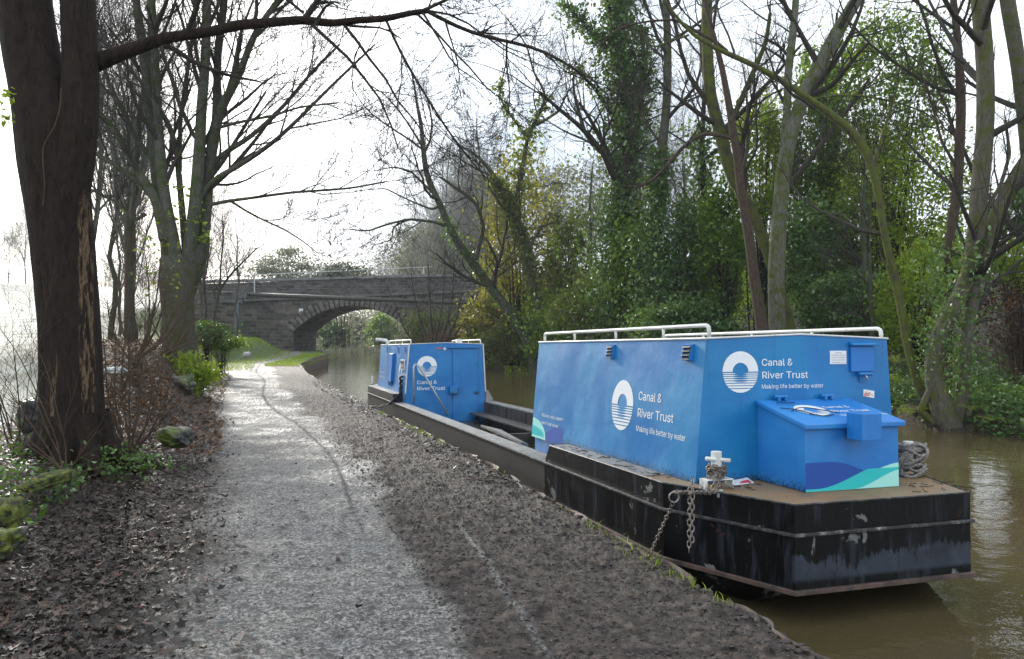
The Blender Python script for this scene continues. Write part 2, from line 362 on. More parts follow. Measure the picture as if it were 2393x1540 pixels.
t = NT(M['edge']); n1 = t.noise(t.coord('Object'), 12, 6, .7); t.col(t.ramp(n1, [(.48, (.014, .014, .014)), (.6, (.08, .08, .075)), (.7, (.36, .36, .34))]))
M['rust'] = mat('rusty_brown_steel', (.08, .045, .035), .7)
t = NT(M['rust']); n1 = t.noise(t.coord('Object'), 6, 7, .7); t.col(t.ramp(n1, [(.35, (.03, .022, .02)), (.6, (.11, .07, .055)), (.8, (.2, .16, .14))]))
M['hold'] = mat('dark_hold_steel', (.04, .035, .03), .6)
t = NT(M['hold']); n1 = t.noise(t.coord('Object'), 4, 7, .7); t.col(t.ramp(n1, [(.35, (.015, .014, .013)), (.6, (.06, .052, .045)), (.75, (.14, .08, .055))]))
M['galv'] = mat('galvanised_tube', (.45, .46, .46), .35, .6)
M['chain'] = mat('worn_chain_steel', (.22, .19, .16), .45, .7)
M['ropem'] = mat('grey_rope', (.26, .24, .22), .9)
t = NT(M['ropem']); n1 = t.noise(t.coord('Object'), 60, 3); t.col(t.ramp(n1, [(.35, (.12, .105, .095)), (.65, (.36, .33, .3))])); t.bump(n1, .6, .006)
M['blackrope'] = mat('black_rope', (.012, .012, .014), .9)
M['rubber'] = mat('black_plastic', (.015, .015, .015), .5)
M['red'] = mat('red_print', (.6, .04, .03), .4)
M['print'] = mat('grey_print', (.1, .1, .1), .5)
M['brass'] = mat('pinkish_plate', (.5, .1, .12), .4)

# ------------------------------------------------------------------ terrain
YL = [-8, 2, 4.06, 6.1, 10.9, 15.35, 18.1, 24, 32, 38, 46, 52, 57, 61, 66, 74, 90, 130, 180, 400]
XLv = [5.2, 2.15, 1.55, .98, -.5, -1.99, -3.0, -5.0, -7.6, -9.6, -12.0, -12.6, -12.9, -14.2, -15.7, -15.9, -20, -60, -120, -200]
YR = [-8, 5, 15.6, 18, 30, 51.5, 58, 64, 74, 90, 130, 160, 185, 400]
XRv = [16, 12, 9.9, 9.3, 6.7, 1.3, -4.5, -8.4, -8.4, -10, -15, -24, -70, -400]
def XL(y): return np.interp(y, YL, XLv)
def XR(y): return np.interp(y, YR, XRv)
WZ = -.35
def zpath(y): return .62*sm(36, 62, y)
def zleft(X, Y):
    t = (XL(Y)-X)*.957
    pw_ = 3.8-.3*sm(14, 25, Y)+.5*sm(30, 40, Y)-1.2*sm(44, 60, Y)
    rise = .32+1.05*sm(9, 20, Y)+.15*sm(20, 30, Y)-.5*sm(36, 60, Y)
    z = zpath(Y)+rise*sm(pw_, pw_+1.5+.6*sm(30, 50, Y), t)
    kn = sm(44, 50, Y)*(1-sm(56, 61, Y)); z = z-kn*.1
    dist = np.sqrt(X*X+Y*Y)
    fz = .15+.08*np.maximum(0, np.minimum(dist, 120)-15)*sm(14, 30, dist)*1.0
    k_ = sm(17, 25, Y); b = sm(5.2+2.3*k_, 7.4+4.1*k_, t)
    z = z*(1-b)+fz*b
    return z
def zl(X, Y):
    X = np.asarray(X, float); Y = np.asarray(Y, float)
    return zleft(X, Y)
def zr(X, Y):
    d = np.maximum(0, X-XR(Y)); 
    return WZ-.05+.42*sm(0, .45, d)+.13*np.minimum(d, 14)+.15*np.clip(d-5, 0, 25)+.25*(fbm(X*.5, Y*.5, 3, 5)-.5)*sm(.3, 2, d)

def grid(name, Xg, Yg, Zg, material, attrs=None, smooth=True):
    r, c = Xg.shape; V = np.stack([Xg, Yg, Zg], -1).reshape(-1, 3)
    i = np.arange(r*c).reshape(r, c)
    Q = np.stack([i[:-1, :-1], i[:-1, 1:], i[1:, 1:], i[1:, :-1]], -1).reshape(-1, 4)
    return bigmesh(name, V, Q, material, None, smooth, {k: v.ravel() for k, v in (attrs or {}).items()})

# towpath
rows = np.exp(np.linspace(math.log(2.2), math.log(72), 760))
ts = np.r_[np.linspace(-.02, 1.9, 125), np.linspace(1.92, 3.6, 70)[0:], np.linspace(3.63, 4.4, 22)]
Yg, Tg = np.meshgrid(rows, ts, indexing='ij'); Tg = Tg[:, ::-1]
Xg = XL(Yg)+.0-Tg/.957 + .16*(fbm(Yg*1.9, Yg*0, 5, 44)-.6)*(1-sm(.0, .5, Tg))
wob = (fbm(Yg*.8, Tg*.8, 4, 3)-.5)
lim1 = 1.55+wob*.9-.0*Yg; lim2 = 3.35+.25*sm(5, 12, Yg)+wob*1.1
gravel = sm(lim1-.12, lim1+.16, Tg)*(1-sm(lim2-.6, lim2+.3, Tg))
lfmask = sm(lim2-.3, lim2+.2, Tg)
mud = 1-gravel
clod = fbm(Xg*24, Yg*24, 4, 9); cl2 = fbm(Xg*5, Yg*5, 3, 12)
near = 1-sm(14, 34, Yg)*.6
Zg = zleft(Xg, Yg)*1.0
Zg = Zg + near*mud*(np.abs(clod-.5)*.085*(.4+cl2) + (cl2-.5)*.05) + gravel*((np.abs(fbm(Xg*15, Yg*15, 4, 2)-.5)-.1)*.06+(fbm(Xg*2.2, Yg*1.6, 3, 6)-.5)*.03)
# tyre rut
rut_t = 1.86+.10*np.sin(Yg*.35)-.25*sm(4, 9, Yg)*0+.30*sm(9, 20, Yg)
rut = .75*np.exp(-((Tg-rut_t-.03*(fbm(Yg*2, Yg*0, 3, 71)-.5))/(.022+.02*sm(8, 20, Yg)))**2)*sm(5.2, 8.5, Yg)*(.55+.6*fbm(Yg*1.5, Yg*0+2, 3, 72))
lip = np.exp(-((Tg-rut_t+.09)/.05)**2)
rut2 = np.exp(-((Tg-(1.22+.12*np.sin(Yg*.6)))/.022)**2)*(1-sm(6.4, 7.4, Yg))
Zg = Zg-rut*.006*near
Zg = np.where(Tg < 0.0, Zg-.02, Zg)
gr_light = np.clip(gravel*(.55+.9*fbm(Xg*1.1, Yg*.5, 4, 66))+rut2*.8, 0, 1)
# moss and grass on the edges
grs = sm(46, 52, Yg)*sm(.2, .5, 1.9-Tg+.3*wob)+sm(40, 52, Yg)*sm(3.0, 3.5, Tg+wob)
M['path'] = mat('wet_towpath', (.1, .1, .1), .5)
t = NT(M['path']); co = t.coord('World')
nA = t.noise(co, 38, 5, .8); nB = t.noise(co, 9, 6, .7); nC = t.noise(co, 1.3, 4, .6); nD = t.noise(t.coord('World', (1, .45, 1)), 130, 3, .7)
mudc = t.ramp(nB, [(.36, (.010, .0075, .006)), (.52, (.050, .038, .030)), (.66, (.115, .088, .07))])
mudc = t.mix(t.ramp(nA, [(.62, 0.0), (.7, .5)]), mudc, (.13, .11, .095))
grc = t.ramp(nA, [(.40, (.016, .0145, .013)), (.49, (.105, .098, .088)), (.58, (.34, .325, .30))])
grc = t.mix(t.ramp(nB, [(.38, .85), (.52, 0.0)]), grc, (.045, .04, .036))
grc = t.mix(t.ramp(nC, [(.5, 0.0), (.68, .25)]), grc, (.26, .26, .26))
c = t.mix(t.attr('gravel'), mudc, grc)
c = t.mix(t.attr('rut'), c, (.016, .014, .012))
c = t.mix(t.attr('grs'), c, t.ramp(nB, [(.3, (.03, .05, .01)), (.7, (.075, .115, .02))]))
t.col(c)
rr = t.mix(t.attr('gravel'), (.72, .72, .72), t.ramp(nC, [(.38, .42), (.6, .75)])); rr = t.mix(t.attr('rut'), rr, (.9, .9, .9)); t.rough(rr); t.b.inputs['Specular IOR Level'].default_value = .32
hm = t.n('ShaderNodeMath', operation='ADD'); t.l(nA, hm.inputs[0]); t.l(nB, hm.inputs[1]); t.bump(hm.outputs[0], .75, .018)
o = grid('towpath', Xg, Yg, Zg, M['path'], dict(gravel=gr_light, rut=rut, grs=np.clip(grs, 0, 1))); tag(o, kind='structure')
ZP = (rows, ts[::-1], Zg)

# left ground : verge, ridge and rising field
ts2 = np.r_[np.linspace(4.35, 9, 70), 9+np.exp(np.linspace(math.log(.15), math.log(260), 70))]
rows2 = np.exp(np.linspace(math.log(1.6), math.log(420), 330))
Yg, Tg = np.meshgrid(rows2, ts2, indexing='ij'); Tg = Tg[:, ::-1]
Xg = XL(Yg)-Tg/.957
Xg = np.where(Yg > 75, np.minimum(Xg, -18-Tg), Xg)
Zg = zleft(Xg, Yg)+(fbm(Xg*3, Yg*3, 4, 8)-.5)*.12*(1-sm(9, 12, Tg)*.8)-.012
k2 = sm(17, 25, Yg); fld = sm(6.0+2.2*k2, 7.2+3.3*k2, Tg+(fbm(Xg*.7, Yg*.7, 3, 4)-.5)*2.0)*(1-sm(40, 52, Yg)*(Tg < 11))
gg = sm(38, 48, Yg)*(1-fld)
M['ground'] = mat('leafy_ground', (.1, .08, .06), .7)
t = NT(M['ground']); co = t.coord('World'); nA = t.noise(co, 22, 7, .7); nB = t.noise(co, 1.7, 5, .6); nC = t.noise(t.coord('World', (1, .25, 1)), 1.2, 5, .65)
lc = t.ramp(nA, [(.3, (.014, .01, .007)), (.5, (.05, .035, .025)), (.7, (.13, .10, .075))])
lc = t.mix(t.ramp(nB, [(.55, 0.0), (.68, .8)]), lc, (.06, .085, .015))
fc = t.ramp(nC, [(.38, (.13, .14, .10)), (.62, (.36, .37, .33))])
c = t.mix(t.attr('fld'), lc, fc); c = t.mix(t.attr('gg'), c, t.ramp(nB, [(.3, (.035, .055, .012)), (.7, (.08, .12, .022))]))
t.col(c); t.b.inputs['Roughness'].default_value = .8; t.b.inputs['Specular IOR Level'].default_value = .25; t.bump(nA, .7, .04)
o = grid('ground', Xg, Yg, Zg, M['ground'], dict(fld=fld, gg=gg)); tag(o, kind='structure')

# right ground
ds = np.r_[np.linspace(-.6, 3, 40), 3+np.exp(np.linspace(math.log(.12), math.log(420), 60))]
rows3 = np.exp(np.linspace(math.log(1.6), math.log(420), 300))
Yg, Dg = np.meshgrid(rows3, ds, indexing='ij')
wobr = (fbm(Yg*.9, Yg*0, 3, 21)-.5)*1.0
Xg = XR(Yg)+Dg+wobr*(Dg < 3)
Zg = zr(Xg-wobr*(Dg < 3), Yg)-np.where(Dg < 0, .8, 0)
M['woodfloor'] = mat('woodland_floor', (.05, .04, .03), .85)
t = NT(M['woodfloor']); co = t.coord('World'); nA = t.noise(co, 14, 7, .7); nB = t.noise(co, .9, 5, .6)
lc = t.ramp(nA, [(.3, (.012, .009, .006)), (.55, (.055, .036, .022)), (.75, (.13, .085, .05))]); lc = t.mix(t.ramp(nB, [(.5, 0.0), (.62, .8)]), lc, (.03, .05, .012)); t.col(lc); t.bump(nA, .8, .08)
o = grid('far_bank', Xg, Yg, Zg, M['woodfloor']); tag(o, kind='structure')

# water
me_y = np.r_[-20, 400]; me_x = np.r_[-420, 60]
Xg, Yg = np.meshgrid(me_x, me_y)
M['water'] = mat('murky_canal_water', (.075, .055, .02), .04, spec=.5)
t = NT(M['water']); t.b.inputs['IOR'].default_value = 1.33
n1 = t.noise(t.coord('World', (1, 1, 1)), 2.2, 4, .55, .4); n2 = t.noise(t.coord('World', (1.0, 1, 1)), 9, 3, .5)
hm = t.n('ShaderNodeMath', operation='MULTIPLY_ADD'); t.l(n2, hm.inputs[0]); hm.inputs[1].default_value = .22; t.l(n1, hm.inputs[2]); t.bump(hm.outputs[0], .22, .06)
n3 = t.noise(t.coord('World'), .35, 3); t.col(t.ramp(n3, [(.35, (.062, .048, .022)), (.65, (.086, .067, .032))]))
o = grid('water', Xg, Yg, np.full(Xg.shape, WZ), M['water']); tag(o, kind='structure')

# steel piling along the towpath edge
yy = np.exp(np.linspace(math.log(1.8), math.log(64), 420))
arc = np.cumsum(np.r_[0, np.diff(yy)])
xx = XL(yy)+.012+.04*np.tanh(2.5*np.sin(arc*2*np.pi/.9))+.06*(fbm(yy*2, yy*0, 3, 7)-.5)
zt = zpath(yy)+.015+.09*(fbm(yy*2.3, yy*0+3, 4, 31)-.5)
V = []; 
for dx, dz in ((0.006, -1.0), (0.006, 0), (-.006, 0), (-.006, -1.0)):
    V.append(np.stack([xx+dx, yy, zt+dz if dz == 0 else zt*0-1.0], 1))
V = np.stack(V, 1); n = len(yy); i = np.arange(n*4).reshape(n, 4)
Q = np.concatenate([np.stack([i[:-1, k], i[:-1, k+1], i[1:, k+1], i[1:, k]], -1) for k in range(3)])
o = bigmesh('bank_piling', V.reshape(-1, 3), Q, M['rust'])
tag(o, 'wavy rusty steel piling edging the muddy towpath at the water', 'piling')
# ------------------------------------------------------------------ the workboat
boat = empty('workboat', (2.659, 5.767, WZ), 'long blue and black canal workboat with two blue cabins moored to the towpath', 'boat')
boat.rotation_euler = (rad(-.639), 0, rad(17.507))
BM = Matrix.Translation(boat.location) @ boat.rotation_euler.to_matrix().to_4x4()
def bw(x, y, z): return BM @ Vector((x, y, z))
OUT = [(-.77, 0), (.75, 0), (1.18, 1.1), (1.18, 18.9), (.8, 19.8), (-.8, 19.8), (-1.18, 18.9), (-1.18, 1.1)]
DK, GW, BT = .82, .617, .238
h = MB()
# end plates and flanks, bow block (0..3.72) and stern block (14.4..19.8) rise to the deck, the middle to the gunwale
def wall(p, q, z0, z1, m=0): h.poly([(p[0], p[1], z0), (q[0], q[1], z0), (q[0], q[1], z1), (p[0], p[1], z1)], m)
wall(OUT[0], OUT[1], BT, DK); wall(OUT[1], OUT[2], BT, DK); wall(OUT[7], OUT[0], BT, DK)
for s in (1, -1):
    a = [(s*1.18, 1.1), (s*1.18, 3.88), (s*1.18, 14.3), (s*1.18, 18.9)]
    wall(*((a[0], a[1]) if s > 0 else (a[1], a[0])), BT, GW)
    wall(*((a[1], a[3]) if s > 0 else (a[3], a[1])), BT, GW, 1)
    for y0, y1, y2 in ((1.1, 3.72, 3.88), (18.9, 14.42, 14.3)):
        q = [(s*1.18, y0, GW), (s*1.18, y2, GW), (s*1.18, y1, DK), (s*1.18, y0, DK)]
        h.poly(q, 0 if y0 < 5 else 1)
        h.poly([(s*1.18, y2, GW), (s*.93, y2, GW), (s*.93, y1, DK), (s*1.18, y1, DK)], 0)
    # below the lower strake
    h.poly([(s*1.18, 1.7, -.45), (s*1.18, 18.2, -.45), (s*1.18, 18.9, BT), (s*1.18, 1.1, BT)], 1)
wall(OUT[3], OUT[4], BT, DK, 1); wall(OUT[4], OUT[5], BT, DK, 1); wall(OUT[5], OUT[6], BT, DK, 1)
h.poly([(-.77, 0, BT), (.75, 0, BT), (.75, 1.7, -.45), (-.77, 1.7, -.45)]);
h.poly([(-1.18, 1.1, BT), (-.77, 0, BT), (-.77, 1.7, -.45), (-1.18, 1.7, -.45)]); h.poly([(.75, 0, BT), (1.18, 1.1, BT), (1.18, 1.7, -.45), (.75, 1.7, -.45)])
h.poly([(.8, 19.8, BT), (-.8, 19.8, BT), (-.8, 18.2, -.45), (.8, 18.2, -.45)])
h.build('hull', [M['black'], M['hullside']], boat)
d = MB()
fp = [(-.77, 0), (.75, 0), (1.18, 1.1), (1.18, 3.72), (-1.18, 3.72), (-1.18, 1.1)]
d.poly([(x, y, DK) for x, y in fp])
d.build('fore_deck', M['deck'], boat)
d = MB()
d.poly([(x, y, DK) for x, y in [(-1.18, 14.42), (1.18, 14.42), (1.18, 18.9), (.8, 19.8), (-.8, 19.8), (-1.18, 18.9)]])
for s in (-1, 1):
    d.cut(); x0, x1 = sorted((s*1.175, s*.95)); d.box(x0, x1, 1.45, 3.70, DK+.001, DK+.006)
d.build('side_deck', M['gunwale'], boat)
g = MB()
for s in (-1, 1):
    g.cut(); x0, x1 = sorted((s*1.185, s*.93)); g.box(x0, x1, 3.9, 14.28, GW-.02, GW+.004)
g.build('gunwale', M['gunwale'], boat)
ho = MB()
for s in (-1, 1):
    x = s*.93; ho.poly([(x, 3.9, .03), (x, 14.4, .03), (x, 14.4, GW-.02), (x, 3.9, GW-.02)])
    x0, x1 = sorted((s*.93, s*.90)); 
    for yy in np.arange(5.4, 14, 1.35): ho.box(x0, x1, yy, yy+.07, .03, GW-.03)
ho.poly([(-.93, 3.9, .03), (.93, 3.9, .03), (.93, 14.4, .03), (-.93, 14.4, .03)])
ho.box(.55, .93, 8.2, 13.9, .34, .37)
ho.box(-.93, .93, 9.4, 9.5, .03, .33)
ho.build('hold', M['hold'], boat)
def oring(z, off):
    c = np.array(OUT); ce = np.array([0, 9.9]); o = []
    for i in range(len(c)):
        p0, p1, p2 = c[i-1], c[i], c[(i+1) % len(c)]
        n1 = np.array([(p1-p0)[1], -(p1-p0)[0]]); n1 = n1/np.linalg.norm(n1); n2 = np.array([(p2-p1)[1], -(p2-p1)[0]]); n2 = n2/np.linalg.norm(n2)
        b = n1+n2; b /= np.dot(b, n1); o.append((*(p1+b*off), z))
    return o
def flatbar(mb, ring, w, hh):
    out = oring(ring, w); inn = oring(ring, -.004); n = len(out)
    for i in range(n):
        j = (i+1) % n; a, b, c, e = inn[i], inn[j], out[j], out[i]
        mb.hexa([(p[0], p[1], ring-hh) for p in (a, b, c, e)], [(p[0], p[1], ring+hh) for p in (a, b, c, e)])
r = MB(); flatbar(r, GW-.002, .026, .011); r.build('rubbing_strake', M['edge'], boat, .004)
r = MB(); flatbar(r, BT-.012, .03, .016); r.build('chine_strake', M['rust'], boat, .004)
r = MB()
rr_ = [(p[0], p[1]) for p in OUT]
for a, b in (((-1.18, 3.72), (-1.18, 1.1)), ((-1.18, 1.1), (-.77, 0)), ((-.77, 0), (.75, 0)), ((.75, 0), (1.18, 1.1)), ((1.18, 1.1), (1.18, 3.72)), ((-1.18, 14.42), (-1.18, 18.9)), ((1.18, 14.42), (1.18, 18.9)), ((-1.18, 18.9), (-.8, 19.8))):
    (r.cut() if a[1] > 14 or a[0] > 1 else None); r.tube([(a[0], a[1], DK), (b[0], b[1], DK)], .0075, 6)
for s in (-1,): r.cut(); r.tube([(s*.955, 1.3, DK+.008), (s*.955, 3.7, DK+.008)], .009, 6)
r.cut(); r.tube([(-1.18, 3.72, DK), (-.95, 3.72, DK)], .008, 6)
r.build('deck_edge', M['edge'], boat)

def cabin(y0, y1, ztop, zb0, zb1, xb=.97, xtl=-.86, xtr=.90, name='cabin', m='blue', camber=.035):
    cb = MB()
    xm = (xtl+xtr)/2
    f0 = [(-xb, y0, zb0), (xb, y0, zb0), (xtr, y0, ztop), (xm, y0, ztop+camber), (xtl, y0, ztop)]
    f1 = [(-xb, y1, zb1), (xb, y1, zb1), (xtr, y1, ztop), (xm, y1, ztop+camber), (xtl, y1, ztop)]
    cb.poly(f0); cb.poly(f1[::-1])
    for i in range(5):
        j = (i+1) % 5; cb.poly([f0[j], f0[i], f1[i], f1[j]], 1 if i in (2, 3) else 0)
    o = cb.build(name, [M[m], M['gunwale']], boat)
    return o
cab1 = cabin(.97, 4.95, 1.964, .79, .79)
# the after end of the near cabin reaches down into the hold
q = MB(); q.box(-.925, .925, 3.95, 4.94, .04, .80); q.build('cabin_foot', M['blue3'], cab1)
cab2 = cabin(14.0, 18.5, 1.985, .60, .60, m='blue3')
q = MB(); q.box(-.925, .925, 13.99, 14.35, .04, .66); q.build('cabin_foot', M['blue3'], cab2)
def roof_edge(y0, y1, z, cab, camber=.035):
    e = MB(); xm = .02
    e.tube([(-.865, y0, z), (-.865, y1, z)], .010, 6); e.cut(); e.tube([(.905, y0, z), (.905, y1, z)], .010, 6); e.cut()
    e.tube([(-.86, y0, z), (xm, y0, z+camber), (.90, y0, z)], .008, 6)
    e.build('roof_edge', M['white'], cab)
roof_edge(.965, 4.95, 1.966, cab1); roof_edge(13.995, 18.5, 1.987, cab2)
def arcpts(a, b, c, r=.05, n=5):
    a, b, c = map(Vector, (a, b, c)); p0 = b+(a-b).normalized()*r; p2 = b+(c-b).normalized()*r
    return [tuple(p0*(1-t)**2+b*2*t*(1-t)+p2*t*t) for t in np.linspace(0, 1, n)]
def rail(x, ya, yb, z0, hgt, posts, cab, r=.017, bothends=True, name='hand_rail'):
    e = MB(); a = (x, ya, z0); b = (x, ya, z0+hgt); c = (x, yb, z0+hgt); dd = (x, yb, z0)
    e.tube([a]+arcpts(a, b, c)+(arcpts(b, c, dd)+[dd] if bothends else [c]), r, 8)
    ro = e.build(name, M['white'], cab, smooth=True)
    for y in posts:
        e = MB(); e.tube([(x, y, z0-.01), (x, y, z0+hgt-.002)], r*.75, 8); e.build('rail_post', M['white'], ro, smooth=True)
rail(-.82, .99, 4.85, 1.966, .105, (1.75, 2.75, 3.85), cab1)
rail(.86, .99, 4.85, 1.966, .085, (1.9, 2.9, 3.9), cab1)
rail(-.82, 14.05, 17.2, 1.987, .10, (15.2, 16.2), cab2, .016)
rail(.86, 14.05, 17.0, 1.987, .10, (15.2, 16.2), cab2, .016)
# exhaust pipe and roof box on the far cabin
e = MB(); e.tube([(-.80, 17.7, 1.97), (-.80, 17.7, 2.06), (-.84, 17.7, 2.11), (-1.0, 17.68, 2.125), (-1.12, 17.68, 2.125)], .05, 12); e.build('exhaust_pipe', M['white'], cab2, smooth=True)
e = MB(); e.box(.32, .45, 14.2, 14.35, 1.99, 2.10); e.build('roof_box', M['white'], cab2, .01)
e = MB()
for s in (-1, 1):
    xb_, xt_ = (-.975, -.868) if s < 0 else (.975, .908)
    e.cut(); e.tube([(xb_, 13.985, .66), (xt_, 13.985, 1.985)], .014, 6)
e.build('corner_trim', M['white'], cab2)

# --- lettering
def panel(o, ux, uy):
    ux = Vector(ux).normalized(); uy = Vector(uy).normalized(); nz = ux.cross(uy)
    m = Matrix((ux, uy, nz)).transposed().to_4x4(); m.translation = Vector(o); return m
try: FONT = bpy.data.fonts.load(bpy.utils.resource_path('LOCAL')+'/datafiles/fonts/Inter.woff2')
except Exception: FONT = None
def text_mesh(s, size, bold=0.0, width=None, xs=1.0):
    cu = bpy.data.curves.new('t', 'FONT'); cu.body = s; cu.size = size; cu.offset = bold*size; cu.resolution_u = 3
    if FONT: cu.font = FONT
    ob = bpy.data.objects.new('t', cu); COL.objects.link(ob)
    dg = bpy.context.evaluated_depsgraph_get(); me = bpy.data.meshes.new_from_object(ob.evaluated_get(dg))
    V = np.array([v.co[:] for v in me.vertices]); Fs = [tuple(p.vertices) for p in me.polygons]
    bpy.data.objects.remove(ob); bpy.data.curves.remove(cu); bpy.data.meshes.remove(me)
    if width: V[:, 0] *= width/V[:, 0].max()
    else: V[:, 0] *= xs
    return V, Fs
def letter(mb, s, mtx, x, y, size, width=None, bold=.006, m=0, z=.003):
    V, Fs = text_mesh(s, size, bold, width); b = len(mb.v)
    mb.cut()
    for v in V: mb.v.append(tuple(mtx @ Vector((v[0]+x, v[1]+y, z))))
    for f in Fs: mb.f.append(tuple(i+b for i in f)); mb.m.append(m)
def strip(mb, mtx, xs, y0, y1, z=.003, m=0):
    for i in range(len(xs)-1):
        mb.poly([mtx @ Vector(p) for p in ((xs[i], y0[i], z), (xs[i+1], y0[i+1], z), (xs[i+1], y1[i+1], z), (xs[i], y1[i], z))], m)
def logo(mb, mtx, cx, cy, R):
    n = 40; A = np.linspace(0, np.pi, n); r = .44*R
    for i in range(n-1):
        P = []
        for a, q in ((A[i], R), (A[i+1], R), (A[i+1], r), (A[i], r)):
            P.append(mtx @ Vector((cx+q*math.cos(a), cy+q*math.sin(a)+.02*R, .003)))
        mb.poly(P[::-1] if False else P)
    ys = [0, -.085, -.18, -.285, -.40, -.52, -.645, -.78, -1.0]
    for k in range(8):
        yt, yb = -ys[k]*0+ys[k]-.035, ys[k+1]+(.005 if k < 7 else 0)
        w_ = math.sqrt(max(0, 1-yt*yt))*.999
        X = np.linspace(-w_, w_, 31); lens = np.clip(1-(X/.44)**2, 0, 1)*(.035 if k < 5 else 0)
        circ = -np.sqrt(np.clip(1-X*X, 0, 1))
        T_ = np.maximum(yt-lens, circ); B_ = np.maximum(np.minimum(yb+lens*.6, T_), circ)
        strip(mb, mtx, cx+X*R, cy+B_*R, cy+T_*R)
# near cabin, towpath side
SIDE = (.11, 0, 1.174)
P1 = panel((-.97, 0, .79), (0, -1, 0), SIDE)
def s2(y, z): return -y, (z-.79)*math.sqrt(.11**2+1.174**2)/1.174
o = MB(); lx, ly = s2(2.40, 1.342); logo(o, P1, lx, ly, .237); o.build('logo', M['vinyl'], cab1)
o = MB()
x, y = s2(2.07, 1.415); letter(o, 'Canal &', P1, x, y, .150, .45)
x, y = s2(2.07, 1.262); letter(o, 'River Trust', P1, x, y, .150, .68)
x, y = s2(2.07, 1.132); letter(o, 'Making life better by water', P1, x, y, .100, .90, .003)
x, y = s2(4.62, 1.065); letter(o, 'Discover, enjoy, support \u2013', P1, x, y, .072, .74, .006)
x, y = s2(4.62, .975); letter(o, "search \u2018local canals\u2019", P1, x, y, .072, .58, .006)
o.build('lettering', M['vinyl'], cab1)
o = MB()
X = np.linspace(0, .5, 16); x0, y0 = s2(4.93, .79)
strip(o, P1, x0+X, X*0+y0+.002, y0+.235*np.sqrt(np.clip(1-(X/.5)**2, 0, 1))+.002, .002, 2)
strip(o, P1, x0+X[:14], X[:14]*0+y0+.03, y0+.03+.11*np.sqrt(np.clip(1-(X[:14]/.45)**2, 0, 1)), .003, 1)
X = np.linspace(.34, 1.05, 14); strip(o, P1, x0+X, X*0+y0+.002, y0+.20*np.sin((X-.30)/.75*np.pi/2*1.15), .0015, 0)
o.build('wave_decal', [M['navy'], M['teal'], M['mint']], cab1)
# near cabin, forward bulkhead
P2 = panel((0, .97, 0), (1, 0, 0), (0, 0, 1))
o = MB(); logo(o, P2, -.55, 1.694, .165); o.build('logo', M['vinyl'], cab1)
o = MB(); letter(o, 'Canal &', P2, -.355, 1.744, .108, .30); letter(o, 'River Trust', P2, -.355, 1.640, .108, .447)
letter(o, 'Making life better by water', P2, -.357, 1.558, .066, .60, .002); o.build('lettering', M['vinyl'], cab1)
sg = MB(); sg.box(.31, .475, .963, .9695, 1.75, 1.862); so_ = sg.build('notice', M['vinyl'], cab1, .002)
sg = MB()
PN = panel((0, .962, 0), (1, 0, 0), (0, 0, 1))
for k, s_ in enumerate(('Important', 'Weather protection', 'cover for tunnel light', 'to be in lower position', 'when light is in use')):
    wd = .07 if k == 0 else .14; letter(sg, s_, PN, .3925-wd/2, 1.842-k*.020, .016, wd, .004, z=.001)
sg.build('lettering', M['print'], so_)
sg = MB(); sg.hexa([(.645, .964, 1.475), (.755, .964, 1.458), (.755, .9695, 1.458), (.645, .9695, 1.475)], [(.648, .964, 1.535), (.758, .964, 1.518), (.758, .9695, 1.518), (.648, .9695, 1.535)]); st_ = sg.build('sticker', M['vinyl'], cab1)
sg = MB()
for k in range(5):
    x = .652+k*.011; sg.poly([(x, .9625, 1.475), (x+.006, .9625, 1.475), (x+.006, .9625, 1.49+.008*(k % 3)+.012), (x, .9625, 1.488+.008*(k % 3)+.012)])
sg.tube([(.705, .962, 1.51), (.715, .962, 1.485), (.728, .962, 1.492), (.742, .962, 1.474)], .0016, 4)
sg.build('print', M['red'], st_)
# hatch with hood and latch
ht = MB(); ht.box(.51, .745, .945, .9695, 1.685, 1.90); hat = ht.build('hatch', M['blue2'], cab1, .006)
ht = MB(); ht.hexa([(.50, .915, 1.905), (.765, .915, 1.905), (.765, .969, 1.905), (.50, .969, 1.905)], [(.50, .915, 1.918), (.765, .915, 1.918), (.765, .969, 1.938), (.50, .969, 1.938)]); ht.build('hood', M['blue'], hat, .003)
ht = MB(); ht.tube([(.57, .93, 1.665), (.70, .93, 1.665)], .016, 10); ht.box(.585, .605, .93, .969, 1.65, 1.68); ht.box(.665, .685, .93, .969, 1.65, 1.68); ht.box(.60, .67, .955, .9695, 1.60, 1.66); ht.build('latch', M['blue'], hat, smooth=False)
ht = MB(); ht.tube([(.64, .925, 1.65), (.64, .915, 1.635), (.65, .92, 1.62)], .008, 6); ht.build('padlock', M['galv'], hat)
